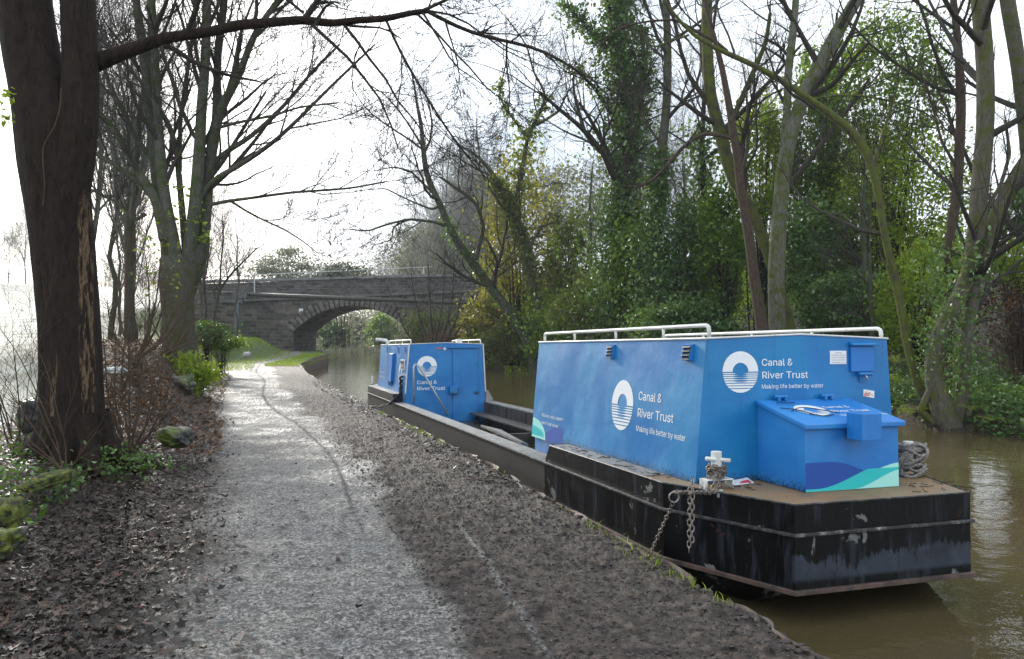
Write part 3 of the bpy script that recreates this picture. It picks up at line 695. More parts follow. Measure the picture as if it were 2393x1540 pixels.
# louvred vents
for y in (1.20, 2.72):
    vb = MB(); hh = .062; x_at = lambda z: -.97+.11*(z-.79)/1.174
    zc = 1.85; w2 = .058
    p = [(x_at(zc-hh)-.002, zc-hh), (x_at(zc-hh)-.045, zc-hh), (x_at(zc+hh)-.03, zc+hh), (x_at(zc+hh)-.0, zc+hh+.012)]
    for s in (-1, 1):
        vb.poly([(a, y+s*w2, b) for a, b in (p if s > 0 else p[::-1])])
    vb.poly([(p[2][0], y-w2, p[2][1]), (p[3][0], y-w2, p[3][1]), (p[3][0], y+w2, p[3][1]), (p[2][0], y+w2, p[2][1])])
    vb.poly([(p[0][0]-.012, y-w2, p[0][1]), (p[0][0]-.008, y+w2, p[0][1]), (p[3][0]-.008, y+w2, p[3][1]), (p[3][0]-.008, y-w2, p[3][1])], 1)
    for k in range(4):
        z = zc-hh+.006+k*.033; xx_ = x_at(z)
        vb.hexa([(xx_-.05, y-w2, z), (xx_-.05, y+w2, z), (xx_-.008, y+w2, z+.018), (xx_-.008, y-w2, z+.018)], [(xx_-.05, y-w2, z+.004), (xx_-.05, y+w2, z+.004), (xx_-.008, y+w2, z+.022), (xx_-.008, y-w2, z+.022)], 2)
    vb.build('vent', [M['blue2'], M['rubber'], M['galv']], cab1)
# locker on the fore deck
lk = MB(); X0, X1, Y0, Y1 = -.40, .45, .37, .966
lk.hexa([(X0, Y0, DK+.002), (X1, Y0, DK+.002), (X1, Y1, DK+.002), (X0, Y1, DK+.002)], [(X0, Y0, 1.30), (X1, Y0, 1.30), (X1, Y1, 1.43), (X0, Y1, 1.43)])
lock = lk.build('locker', M['blue2'], boat, .004)
ld = MB(); ld.hexa([(X0-.02, Y0-.035, 1.285), (X1+.045, Y0-.035, 1.285), (X1+.045, Y1-.01, 1.43), (X0-.02, Y1-.01, 1.43)], [(X0-.02, Y0-.035, 1.325), (X1+.045, Y0-.035, 1.325), (X1+.045, Y1-.01, 1.466), (X0-.02, Y1-.01, 1.466)])
lid = ld.build('lid', M['blue2'], lock, .008)
PL = panel((0, Y0-.035, 1.325), (1, 0, 0), (0, .621, .141))
o = MB(); logo(o, PL, -.115, .33, .135); o.build('logo', M['vinyl'], lid)
o = MB(); letter(o, 'Canal &', PL, .035, .37, .10, .25); letter(o, 'River Trust', PL, .035, .265, .10, .36); letter(o, 'Making life better by water', PL, .035, .17, .058, .45, .004); o.build('lettering', M['vinyl'], lid)
for x in (-.20, .25):
    hg = MB(); hg.tube([(x-.06, .935, 1.49), (x+.06, .935, 1.49)], .018, 10); hg.box(x-.045, x-.02, .90, .968, 1.46, 1.492); hg.box(x+.02, x+.045, .90, .968, 1.46, 1.492); hg.build('hinge', M['blue'], lid)
hb = MB(); hb.box(-.06, .115, .165, .332, 1.21, 1.405); hb.build('lock_cover', M['blue2'], lid, .004)
P3 = panel((X0, Y0, DK+.002), (1, 0, 0), (0, 0, 1))
o = MB(); W_ = X1-X0; X = np.linspace(0.002, W_-.002, 40); u = X/W_
navy_t = .215-.155*sm(.25, .95, u)**1.1+.0*u; teal_t = .02+.165*sm(.12, .9, u); teal_b = np.minimum(.0035+.13*sm(.50, 1.05, u)*1.0, teal_t)
mint_t = np.where(u > .62, .118+.065*sm(.60, 1.0, u), 0)
ix = u <= .66; strip(o, P3, X[ix], np.minimum(teal_t[ix], navy_t[ix]), navy_t[ix], .002, 0)
strip(o, P3, X, teal_b, np.minimum(teal_t, .148), .002, 1)
ix = u >= .615; strip(o, P3, X[ix], np.minimum(np.minimum(teal_t, .148)[ix], mint_t[ix]), mint_t[ix], .003, 2)
strip(o, P3, X, X*0+.002, np.maximum(teal_b, .003), .0022, 2)
o.build('wave_decal', [M['navy'], M['teal'], M['mint']], lock)
# bow bollards (white T posts on channel feet)
for x, y in ((-.93, .72), (.93, .78)):
    b = MB(); a = math.atan2(.41, 1.1)*(-1 if x > 0 else 1)
    ca, sa = math.cos(a), math.sin(a)
    def rb(px, py, pz): return (x+px*ca-py*sa*0+py*0+px*0, y+py, pz)
    b.box(x-.115, x+.115, y-.055, y+.055, DK+.072, DK+.08); b.box(x-.115, x-.107, y-.055, y+.055, DK+.001, DK+.0715); b.box(x+.107, x+.115, y-.055, y+.055, DK+.001, DK+.0715)
    b.tube([(x, y, DK+.0805), (x, y, DK+.285)], .04, 16); bo = b.build('bollard', M['white'], boat, .003, smooth=False)
    b = MB(); b.tube([(x-.095, y-.01, DK+.235), (x+.095, y-.035, DK+.215)], .017, 10); b.build('cross_bar', M['white'], bo, smooth=True)
b = MB(); b.box(-1.02, -.94, 19.4, 19.5, DK+.002, DK+.03); b.box(-1.0, -.96, 19.43, 19.47, DK+.0301, DK+.26); b.build('bollard', M['white'], boat, .004)
# far cabin fittings
P4 = panel((0, 14.0, 0), (1, 0, 0), (0, 0, 1))
o = MB(); logo(o, P4, -.45, 1.467, .237); o.build('logo', M['vinyl'], cab2)
o = MB(); letter(o, 'Canal &', P4, -.69, 1.057, .155, .48); letter(o, 'River Trust', P4, -.69, .915, .155, .67); o.build('lettering', M['vinyl'], cab2)
dr = MB(); dr.box(.16, .765, 13.965, 13.988, .16, 1.87); door = dr.build('door', M['blue3'], cab2, .004)
for z in (1.52, .83, .22):
    q = MB(); q.tube([(.745, 13.95, z-.03), (.745, 13.95, z+.06)], .014, 8); q.box(.67, .80, 13.955, 13.972, z-.03, z+.01); q.box(.70, .83, 13.955, 13.972, z+.03, z+.06); q.build('hinge', M['blue'], door)
q = MB(); q.box(.07, .29, 13.86, 13.96, .82, 1.01); lc_ = q.build('lock_cover', M['blue'], door, .006)
q = MB(); q.box(.255, .275, 13.855, 13.862, .88, .96); q.build('slot', M['rubber'], lc_)
q = MB(); q.box(.06, .82, 13.93, 13.995, 1.895, 1.915); q.build('hood', M['blue'], cab2, .003)
q = MB(); q.box(-.23, -.09, 13.985, 13.995, 1.87, 1.90); q.build('red_plate', M['brass'], cab2)
q = MB(); q.tube([(-.03, 13.975, 1.875), (-.03, 13.994, 1.875)], .035, 14); q.build('roundel', M['galv'], cab2)
q = MB(); pts = [(-.80, 13.8, .62), (-.80, 13.8, 1.30), (-.80, 13.8, 1.46), (-.77, 13.8, 1.52), (-.71, 13.8, 1.52), (-.66, 13.8, 1.45), (-.3, 13.79, .85), (.0, 13.78, .33)]
q.tube(pts, .022, 10); q.build('grab_rail', M['galv'], boat, smooth=True)
SIDE2 = (.11, 0, 1.385)
P5 = panel((-.97, 0, .60), (0, -1, 0), SIDE2)
o = MB(); logo(o, P5, -14.95, .70, .235); o.build('logo', M['vinyl'], cab2)
o = MB(); letter(o, 'Canal &', P5, -14.62, .80, .13, .36); letter(o, 'River Trust', P5, -14.62, .64, .13, .5); letter(o, 'Making life better by water', P5, -14.62, .5, .07, .55, .004)
letter(o, 'Discover, enjoy, support \u2013', P5, -18.2, .62, .075, .8, .004); letter(o, "search \u2018local canals\u2019", P5, -18.2, .5, .075, .62, .004); o.build('lettering', M['vinyl'], cab2)
xs_ = lambda z: -.97+.11*(z-.6)/1.385
q = MB(); q.hexa([(xs_(1.05)-.07, 15.9, 1.05), (xs_(1.05)-.07, 16.5, 1.05), (xs_(1.05), 16.5, 1.05), (xs_(1.05), 15.9, 1.05)], [(xs_(1.75)-.07, 15.9, 1.75), (xs_(1.75)-.07, 16.5, 1.75), (xs_(1.75), 16.5, 1.77), (xs_(1.75), 15.9, 1.77)]); sh = q.build('shutter', M['blue2'], cab2, .006)
for y in (16.02, 16.38):
    q = MB(); q.tube([(xs_(1.0)-.05, y-.05, 1.03), (xs_(1.0)-.05, y+.05, 1.03)], .02, 8); q.box(xs_(.97)-.04, xs_(.97), y-.03, y+.03, .93, 1.02); q.build('latch', M['blue'], sh)
q = MB(); q.box(-.925, -.90, 14.35, 14.85, 1.38, 1.62); 
np_ = q.build('name_plate', M['vinyl'], cab2, .003)
q = MB(); q.box(-.929, -.92, 14.385, 14.815, 1.405, 1.595); q.build('backing', M['rubber'], np_)
q = MB(); letter(q, 'WALRUT', panel((-.932, 0, 0), (0, -1, 0), (0, 0, 1)), -14.79, 1.44, .15, .38, .01, z=.001); q.build('lettering', M['vinyl'], np_)
for y in (14.5, 15.5, 17.3):
    q = MB(); z = 1.86
    q.box(xs_(z)-.05, xs_(z)+.01, y-.06, y+.06, z+.04, z+.06)
    for k in range(3): q.box(xs_(z)-.04, xs_(z), y-.06, y+.06, z-.06+k*.033, z-.06+k*.033+.012)
    q.build('vent', M['blue2'], cab2)
# cabin 2 side plates that flare to the hull
q = MB(); q.poly([(.925, 13.99, .62), (1.05, 13.99, .66), (1.15, 13.99, .62), (1.15, 13.99, .55), (.925, 13.99, .03)]); 
for s in (1,):
    q.hexa([(s*.97, 13.95, GW+.006), (s*1.16, 13.95, GW+.006), (s*1.16, 14.40, GW+.006), (s*.97, 14.40, GW+.006)], [(s*.93, 14.05, GW+.30), (s*1.05, 14.05, GW+.26), (s*1.05, 14.40, GW+.26), (s*.93, 14.40, GW+.30)])
q.build('coaming', M['gunwale'], cab2)

# ------------------------------------------------------------------ loose things on the boat
def linkchain(pts, sp=.034, r=.0042, a=.021, b=.0125, jitter=.2, seed=0):
    g = np.random.default_rng(seed); pts = np.array(pts, float); d = np.r_[0, np.cumsum(np.linalg.norm(np.diff(pts, axis=0), axis=1))]
    n = max(2, int(d[-1]/sp)); t = (np.arange(n)+.5)*d[-1]/n
    C = np.stack([np.interp(t, d, pts[:, i]) for i in range(3)], 1); T = np.gradient(C, axis=0); T /= np.linalg.norm(T, axis=1, keepdims=True)+1e-9
    prs = []
    th = np.arange(10)*2*np.pi/10; P = []
    for i in range(n):
        tt = T[i]; ref = np.array([0, 0, 1.]) if abs(tt[2]) < .8 else np.array([1., .3, 0]); s_ = np.cross(tt, ref); s_ /= np.linalg.norm(s_); u_ = np.cross(tt, s_)
        an = (i % 2)*np.pi/2+g.normal()*jitter+.5; side = s_*math.cos(an)+u_*math.sin(an)
        P.append(C[i]+np.sign(np.cos(th))[:, None]*np.minimum(1, np.abs(np.cos(th))*1.25)[:, None]*tt*a+np.sin(th)[:, None]*side*b)
    P = np.array(P); return tubes(P, np.full(P.shape[:2], r), 6, True)
def tovec(*l): return [np.array(bw(*p)) for p in l]
bx, by = -.93, .72
co_ = []
g = np.random.default_rng(5)
for k in range(150):
    a = k*.33; rr_ = .052+.012*math.sin(k*.7); co_.append((bx+rr_*1.15*math.cos(a), by+rr_*math.sin(a), DK+.095+.075*abs(math.sin(k*.021*3.1))+.012*math.sin(k*1.3)))
wrap = tovec(*co_)
ringc = at(1575, 1162, 5.62); ring_top = ringc+np.array([.0, 0, .034])
bankp = at(1517, 1298, 5.95); bankp[2] = .02
c1 = tovec((-.98, .64, DK+.10), (-1.04, .60, DK+.02), (-1.10, .56, DK-.02))
pA = [wrap[-1]]+c1+[ring_top]; 
gr1 = linkchain(wrap, seed=1, jitter=.5); gr2 = linkchain([wrap[0]]+tovec((-1.0, .62, DK+.12), (-1.06, .58, DK+.0))+[ring_top], seed=2); gr2b = linkchain([wrap[40]]+tovec((-.97, .61, DK+.08), (-1.03, .56, DK+.01))+[ring_top+np.array([.01, 0, 0])], seed=8)
gr3 = linkchain([ringc-np.array([.006, 0, .034]), (ringc+bankp)/2-np.array([0, 0, .012]), bankp], seed=3)
th = np.linspace(0, 2*np.pi, 25)[:-1]; rg = np.array([[ringc+np.array([.036*math.cos(a), .012*math.cos(a), .036*math.sin(a)]) for a in th]])
gr4 = tubes(rg, np.full((1, 24), .006), 8, True)
V, Q = cat(gr1, gr2, gr2b, gr3, gr4); o = bigmesh('mooring_chain', V, Q, M['chain'], smooth=True); tag(o, 'rusty chain with a steel ring wound round the white bow bollard', 'chain')
pt = at(1612, 1140, 5.66); pb = at(1610, 1291, 5.60)
V, Q = cat(linkchain([pt+np.array([0, .02, .03]), pt, pb], seed=4), linkchain([pt+np.array([.03, .05, .05]), pt+np.array([.022, .01, 0]), pb+np.array([.022, 0, .07])], seed=6))
o = bigmesh('loose_chain', V, Q, M['chain'], smooth=True); tag(o, 'doubled loose chain hanging straight down the black hull under the padlock', 'chain')
# padlock
pk = empty('padlock', bw(-.975, .60, DK+.02), 'brass padlock clipped through the chain at the foot of the white bollard', 'padlock', rz=.5)
q = MB(); q.box(-.022, .022, -.012, .012, -.06, .0); q.build('lock_body', M['galv'], pk, .004)
q = MB(); q.tube([(-.014, 0, 0), (-.014, 0, .03), (-.008, 0, .042), (.008, 0, .042), (.014, 0, .03), (.014, 0, 0)], .004, 8); q.build('shackle', M['white'], pk, smooth=True)
# rope coil on the right bow bollard
g = np.random.default_rng(9); P = []
for k in range(9):
    th = np.linspace(0, 2*np.pi, 41)[:-1]; R1 = .105+.03*g.random(); R2 = .12+.03*g.random(); z0 = .035+k*.028; tl = g.uniform(-.05, .05); ph = g.uniform(0, 6)
    P.append(np.stack([.93+R1*np.cos(th)*(1+.1*np.sin(2*th+ph)), .78+R2*np.sin(th), DK+z0+tl*np.cos(th+ph)+.02*np.sin(3*th+ph)], 1))
for k in range(7):
    th = np.linspace(0, 2*np.pi, 41)[:-1]; ph = g.uniform(0, 3.14); a, b = .12+.03*g.random(), .10+.02*g.random()
    P.append(np.stack([.93+a*np.cos(th)*math.cos(ph)+.05*np.sin(th), .78+a*np.cos(th)*math.sin(ph)+.03*np.sin(2*th), DK+.155+b*np.sin(th)], 1))
P = np.array([[np.array(bw(*p)) for p in pp] for pp in P])
# three-strand lay: offset helices
prs = []
T_ = np.roll(P, -1, 1)-np.roll(P, 1, 1); T_ /= np.linalg.norm(T_, axis=2, keepdims=True)
def dens(P, m=4):
    Nn, K, _ = P.shape; t = np.arange(K*m)/m; i = t.astype(int); f = (t-i)[None, :, None]; return P[:, i]*(1-f)+P[:, (i+1) % K]*f
Pd = dens(P, 5); Td = np.roll(Pd, -3, 1)-np.roll(Pd, 3, 1); Td /= np.linalg.norm(Td, axis=2, keepdims=True)
A_ = np.cross(Td, [0, .1, 1.]); A_ /= np.linalg.norm(A_, axis=2, keepdims=True); B_ = np.cross(Td, A_)
for s in range(3):
    ang_ = (np.arange(Pd.shape[1])*2*np.pi*18/Pd.shape[1]+s*2*np.pi/3)[None, :, None]
    PP = Pd+(np.cos(ang_)*A_+np.sin(ang_)*B_)*.0062; prs.append(tubes(PP, np.full(PP.shape[:2], .0066), 5, True))
V, Q = cat(*prs); o = bigmesh('rope_coil', V, Q, M['ropem'], smooth=True); tag(o, 'thick grey mooring rope coiled over the far bow bollard beside the blue locker', 'rope')
# stern mooring rope: black rope with short chain
kn = at(948, 905, 19.4); en = at(908, 945, 18.9); bk = at(868, 951, 18.6)
P = []
g = np.random.default_rng(3)
for k in range(10):
    th = np.linspace(0, 2*np.pi, 21)[:-1]; P.append(kn+np.stack([.13*np.cos(th), .10*np.sin(th+g.uniform(0, 1)), (.22-.05*k)+.09*np.sin(th+g.uniform(0, 6))], 1))
k1 = tubes(np.array(P), np.full((10, 20), .026), 6, True)
k2 = tubes(np.array([resample([kn, kn+[-.02, 0, -.1], en], 12), resample([kn+[.03, 0, .05], (kn+en)/2+[0, 0, -.02], en+[.02, 0, .01]], 12), resample([kn, kn+[-.02, 0, -.3], kn+[-.05, 0, -.6]], 12)]), np.full((3, 12), .028), 6)
V, Q = cat(k1, k2); o = bigmesh('mooring_rope', V, Q, M['blackrope'], smooth=True); tag(o, 'black rope knotted beside the corner of the farther blue cabin', 'rope')
V, Q = cat(linkchain([en, (en+bk)/2-[0, 0, .03], bk, at(862, 962, 18.3)], .09, .011, .055, .033, seed=7)); o = bigmesh('mooring_chain', V, Q, M['chain'], smooth=True); tag(o, 'short chain joining the black rope to the bank near the stern', 'chain')
# gangplank in the hold, litter on the deck
q = MB(); A0, A1 = Vector((.05, 12.3, .58)), Vector((-.60, 6.3, .56))
q.hexa([(-.86, 5.7, .60), (-.76, 5.7, .56), (-.42, 8.1, .52), (-.74, 8.2, .60)], [(-.86, 5.7, .635), (-.76, 5.7, .595), (-.42, 8.1, .555), (-.74, 8.2, .635)])
o = q.build('gangplank', M['gunwale'], None); o.matrix_world = BM; tag(o, 'grey plank lying inside the towpath side of the open hold', 'plank')
q = MB(); q.hexa([(-.72, .80, DK+.003), (-.52, .84, DK+.004), (-.52, .95, DK+.02), (-.72, .95, DK+.004)], [(-.72, .80, DK+.006), (-.52, .84, DK+.008), (-.50, .96, DK+.03), (-.72, .95, DK+.008)], 0)
q.hexa([(-.66, .83, DK+.009), (-.54, .85, DK+.011), (-.54, .89, DK+.022), (-.66, .88, DK+.010)], [(-.66, .83, DK+.011), (-.54, .85, DK+.013), (-.54, .89, DK+.025), (-.66, .88, DK+.012)], 1)
o = q.build('torn_wrapper', [M['vinyl'], M['red']], None); o.matrix_world = BM; tag(o, 'crumpled white and red paper wrapper on the rusty deck against the cabin', 'litter')
# twigs lying on the boat
g = np.random.default_rng(14)
def twigset(C, n, ln, r, rs=None):
    P = []
    for k in range(n):
        c = C(k); a = g.uniform(0, 6.28); l = g.uniform(*ln); dd = np.array([math.cos(a), math.sin(a), 0])*l; s_ = np.array([-dd[1], dd[0], 0])*g.uniform(-.3, .3)
        P.append(resample([c-dd/2, c+s_, c+dd/2+np.array([0, 0, .004])], 6))
    P = np.array(P); return tubes(P, np.full(P.shape[:2], r), 4)
def dk(k):
    if k < 14: return np.array([g.uniform(.35, .95), g.uniform(.05, .45), DK+.008])
    if k < 40: return np.array([g.uniform(-1.14, -.98), g.uniform(1.2, 3.6), DK+.012])
    return np.array([g.uniform(-.9, -.5), g.uniform(.6, .95), DK+.008])
V, Q = twigset(dk, 52, (.04, .14), .0028); o = bigmesh('fallen_twigs', V, Q, M['twig']); o.matrix_world = BM; tag(o, 'small dark twigs fallen on the deck of the workboat', 'twigs', kind='stuff')
V, Q = twigset(lambda k: np.array([g.uniform(-.3, .1), .0, 0]), 1, (.1, .1), .002)
P = [resample(p, 9) for p in ([(-.33, .62, 1.40), (-.2, .7, 1.43), (-.08, .6, 1.41), (.02, .5, 1.385)], [(-.36, .72, 1.42), (-.25, .66, 1.41), (-.2, .52, 1.38)], [(-.22, .55, 1.385), (-.12, .48, 1.365), (-.02, .52, 1.375)], [(-.30, .85, 1.45), (-.22, .8, 1.45), (-.14, .84, 1.45)])]
V, Q = tubes(np.array(P), np.full((4, 9), .0035), 5); o = bigmesh('lid_twig', V, Q, M['twig']); o.matrix_world = BM; tag(o, 'crooked dark twig lying on the blue locker lid', 'twig')
#@@PART3@@
# ------------------------------------------------------------------ stone bridge
BY0, BY1, CX, HS, SPZ, CRZ = 66.0, 73.5, -12.95, 4.75, 2.15, 4.27
RI = (HS**2+(CRZ-SPZ)**2)/(2*(CRZ-SPZ)); CZ = CRZ-RI
def stone_mat(name, a, b, mortar, s=1.0, green=.0):
    m = mat(name, rough=.8); t = NT(m)
    sep = t.n('ShaderNodeSeparateXYZ'); t.l(t.coord('World'), sep.inputs[0]); cb = t.n('ShaderNodeCombineXYZ'); 
    ay = t.n('ShaderNodeMath', operation='ADD'); t.l(sep.outputs[0], ay.inputs[0]); t.l(sep.outputs[1], ay.inputs[1])
    t.l(ay.outputs[0], cb.inputs[0]); t.l(sep.outputs[2], cb.inputs[1])
    nz = t.noise(cb.outputs[0], 1.1, 3); ws = t.n('ShaderNodeVectorMath', operation='SCALE'); wn = t.n('ShaderNodeTexNoise'); wn.inputs['Scale'].default_value = 1.3; t.l(cb.outputs[0], wn.inputs['Vector'])
    t.l(wn.outputs[1], ws.inputs[0]); ws.inputs['Scale'].default_value = .16; va = t.n('ShaderNodeVectorMath', operation='ADD'); t.l(cb.outputs[0], va.inputs[0]); t.l(ws.outputs[0], va.inputs[1])
    br = t.n('ShaderNodeTexBrick'); t.l(va.outputs[0], br.inputs['Vector'])
    for k, v in (('Scale', 1.0), ('Mortar Size', .02), ('Mortar Smooth', .4), ('Brick Width', .72*s), ('Row Height', .29*s), ('Bias', 0.0)): br.inputs[k].default_value = v
    br.inputs['Color1'].default_value = (*a, 1); br.inputs['Color2'].default_value = (*b, 1); br.inputs['Mortar'].default_value = (*mortar, 1); br.offset = .5
    n2 = t.noise(t.coord('World'), 2.5, 7, .7); c = t.mix(t.ramp(n2, [(.3, .75), (.6, 0.0)]), br.outputs[0], (.018, .017, .017))
    n3 = t.noise(t.coord('World'), .6, 5, .6); c = t.mix(t.ramp(n3, [(.56, 0.0), (.66, .45)]), c, (.06, .08, .03)); t.col(c)
    hm = t.n('ShaderNodeMath', operation='MULTIPLY_ADD'); t.l(br.outputs[1], hm.inputs[0]); hm.inputs[1].default_value = -1.0; t.l(n2, hm.inputs[2]); t.bump(hm.outputs[0], 1.0, .12)
    return m
M['masonry'] = stone_mat('dark_masonry', (.035, .03, .026), (.17, .145, .125), (.26, .24, .21))
M['masonry_fine'] = stone_mat('parapet_masonry', (.045, .04, .042), (.14, .125, .12), (.2, .19, .175), .8)
M['coping'] = mat('coping_stone', (.12, .115, .11), .7); _t = NT(M['coping']); _n = _t.noise(_t.coord('World'), 3, 7, .7); _t.col(_t.ramp(_n, [(.3, (.045, .045, .045)), (.7, (.17, .165, .155))])); _t.bump(_n, .6, .04)
M['voussoir'] = mat('arch_stone', (.1, .1, .1), .8); _t = NT(M['voussoir']); _n = _t.noise(_t.coord('World'), 2.2, 7, .7); _t.col(_t.ramp(_n, [(.35, (.05, .045, .04)), (.65, (.23, .205, .18))])); _t.bump(_n, .8, .08)
M['grit'] = mat('pale_grit', (.2, .19, .18), .6)
PINV['stone_bridge'] = Matrix.Translation((-CX, -BY0, 0)); PINV['bridge_handrail'] = Matrix.Translation((18, -66.8, 0)); PINV['water_pipe'] = Matrix.Translation((20.6, -64.4, 0))
bridge = empty('stone_bridge', (CX, BY0, 0), 'dark stone arch bridge carrying a road over the canal and towpath', 'bridge')
def bl(mb, *a, **k):
    kw = dict(parent=bridge); o = mb.build(*a, bridge, **k); o.matrix_parent_inverse = Matrix.Translation((-CX, -BY0, 0)); return o
def ztop(x): return 5.02+(x+15)*.042
def zcop(x): return 6.36+(x+25.9)*.026
xsb = np.unique(np.r_[np.linspace(-27, CX-HS, 10), np.linspace(CX-HS, CX+HS, 41), np.linspace(CX+HS, 8, 12)])
def zarch(x):
    return CZ+math.sqrt(max(RI*RI-(x-CX)**2, 0)) if abs(x-CX) < HS-1e-6 else (SPZ if abs(abs(x-CX)-HS) < 1e-5 else None)
wl = MB(); pp = MB(); 
for yy_, flip in ((BY0, 0), (BY1, 1)):
    for x0, x1 in zip(xsb[:-1], xsb[1:]):
        inside = abs((x0+x1)/2-CX) < HS
        b0, b1 = (zarch(x0), zarch(x1)) if inside else (-.9, -.9)
        q = [(x0, yy_, b0), (x1, yy_, b1), (x1, yy_, ztop(x1)), (x0, yy_, ztop(x0))]; wl.poly(q[::-1] if flip else q)
    pp.cut(); y0_, y1_ = (yy_-.02, yy_+.42) if not flip else (yy_-.42, yy_+.02)
    q = ((-27, ztop(-30)), (8, ztop(8)))
    pp.hexa([(-27, y0_, ztop(-30)), (8, y0_, ztop(8)), (8, y1_, ztop(8)), (-27, y1_, ztop(-30))], [(-27, y0_, zcop(-30)-.22), (8, y0_, zcop(8)-.22), (8, y1_, zcop(8)-.22), (-27, y1_, zcop(-30)-.22)])
for x0, x1 in zip(xsb[:-1], xsb[1:]):
    if abs((x0+x1)/2-CX) < HS:
        wl.poly([(x0, BY0, zarch(x0)), (x0, BY1, zarch(x0)), (x1, BY1, zarch(x1)), (x1, BY0, zarch(x1))])
for s in (-1, 1):
    x = CX+s*HS; q = [(x, BY0, -.9), (x, BY1, -.9), (x, BY1, SPZ), (x, BY0, SPZ)]; wl.poly(q if s < 0 else q[::-1])
wl.poly([(-27, BY0, ztop(-30)-.01), (8, BY0, ztop(8)-.01), (8, BY1, ztop(8)-.01), (-27, BY1, ztop(-30)-.01)])
bl(wl, 'wall', M['masonry']); bl(pp, 'parapet', M['masonry_fine'])
cpn = MB(); g = np.random.default_rng(2)
for yc in (BY0+.2, BY1-.2):
    x = -27; cpn.cut()
    while x < 8:
        L_ = g.uniform(.9, 1.4); a, b = x+.008, x+L_-.008; dz = g.uniform(-.012, .012)
        cpn.hexa([(a, yc-.32, zcop(a)-.22+dz), (b, yc-.32, zcop(b)-.22+dz), (b, yc+.32, zcop(b)-.22+dz), (a, yc+.32, zcop(a)-.22+dz)], [(a, yc-.22, zcop(a)+dz), (b, yc-.22, zcop(b)+dz), (b, yc+.22, zcop(b)+dz), (a, yc+.22, zcop(a)+dz)]); x += L_
bl(cpn, 'coping', M['coping'])
sc_ = MB(); x = -27
while x < 8: 
    a, b = x+.005, x+1.1; sc_.hexa([(a, BY0-.14, ztop(a)-.11), (b, BY0-.14, ztop(b)-.11), (b, BY0+.05, ztop(b)-.11), (a, BY0+.05, ztop(a)-.11)], [(a, BY0-.14, ztop(a)+.06), (b, BY0-.14, ztop(b)+.06), (b, BY0+.05, ztop(b)+.09), (a, BY0+.05, ztop(a)+.09)]); x += 1.11
bl(sc_, 'string_course', M['coping'])
vo = MB(); a0 = math.asin(HS/RI); nv = 27
for k in range(nv):
    A0, A1 = -a0+2*a0*k/nv, -a0+2*a0*(k+1)/nv; ro = RI+(.85 if k % 2 else .66)+g.uniform(-.06, .06); pr = .16+g.uniform(0, .10); e_ = .006
    c = [(CX+r_*math.sin(t_), CZ+r_*math.cos(t_)) for r_, t_ in ((RI-.015, A0+e_), (RI-.015, A1-e_), (ro, A1-e_), (ro, A0+e_))]
    vo.hexa([(p[0], BY0-pr, p[1]) for p in c], [(p[0], BY0+.25, p[1]) for p in c])
bl(vo, 'arch_ring', M['voussoir'], bevel=.06)
pi_ = MB(); 
for k in range(7): 
    z = -.6+k*.39; ww = .55 if k % 2 else .8
    pi_.box(CX-HS-ww, CX-HS+.02, BY0-.10, BY0+.3, z+.008, z+.382); pi_.box(CX+HS-.02, CX+HS+ww, BY0-.10, BY0+.3, z+.008, z+.382)
bl(pi_, 'quoins', M['masonry'], bevel=.04)
q = MB(); q.box(*sorted((at(698.5, 730, BY0-.06)[0], at(707.5, 730, BY0-.06)[0])), BY0-.05, BY0-.005, at(700, 732, BY0)[2], at(700, 721, BY0)[2]); bl(q, 'sign_plate', M['vinyl'])
pipe = empty('water_pipe', (-20.6, 64.4, 0), 'large grey pipe crossing the canal in front of the bridge on a steel support', 'pipe')
pa, pb_ = at(578, 688, 64.4), at(1112, 709.5, 64.4); pc = at(455, 683, 64.4)
def pl(mb, name, m_, **k): o = mb.build(name, m_, pipe, **k); o.matrix_parent_inverse = Matrix.Translation((20.6, -64.4, 0)); return o
q = MB(); q.tube([tuple(pa), tuple(pb_)], .17, 14); pl(q, 'pipe_run', M['hold'], smooth=True)
q = MB(); q.tube([tuple(pc), tuple(at(550, 684, 64.4))], .13, 12); pl(q, 'pipe_run', M['coping'], smooth=True)
a = at(563, 695, 64.4); q = MB(); q.box(a[0]-.55, a[0]+.55, 64.1, 64.7, a[2]-.08, a[2]+.42); q.tube([(a[0]+.1, 64.4, a[2]+.4), (a[0]+.1, 64.4, a[2]+.75)], .05, 6); pl(q, 'valve_box', M['coping'], bevel=.03)
M['bluegrey'] = mat('blue_grey_steel', (.10, .12, .14), .6)
q = MB(); q.box(a[0]-.6, a[0]+.2, 64.25, 64.55, a[2]-.45, a[2]-.085); q.box(a[0]-.42, a[0]-.10, 64.22, 64.58, -.2, a[2]-.455); pl(q, 'support_post', M['bluegrey'], bevel=.02)
hr = empty('bridge_handrail', (-18, 66.8, 0), 'thin metal handrail running above the bridge parapet', 'handrail')
q = MB(); q.tube([tuple(at(440, 649.5, 67.2)), tuple(at(1010, 623.5, 67.2))], .035, 6); o = q.build('rail', M['galv'], hr); o.matrix_parent_inverse = Matrix.Translation((18, -66.8, 0))
for px_ in (593, 725, 860, 990):
    b_ = at(px_, 649.5-26*(px_-440)/570, 67.2); q = MB(); q.tube([(b_[0], 67.2, 4.6), tuple(b_)], .04, 6); o = q.build('rail_post', M['galv'], hr); o.matrix_parent_inverse = Matrix.Translation((18, -66.8, 0))
q = MB(); b_ = at(594, 640, 65.7); q.tube([(b_[0], 65.8, 5.0), (b_[0], 65.8, b_[2])], .05, 6); o = q.build('marker_post', M['galv'], None); tag(o, 'short pale post fixed to the bridge face at the left end of the pipe', 'post')

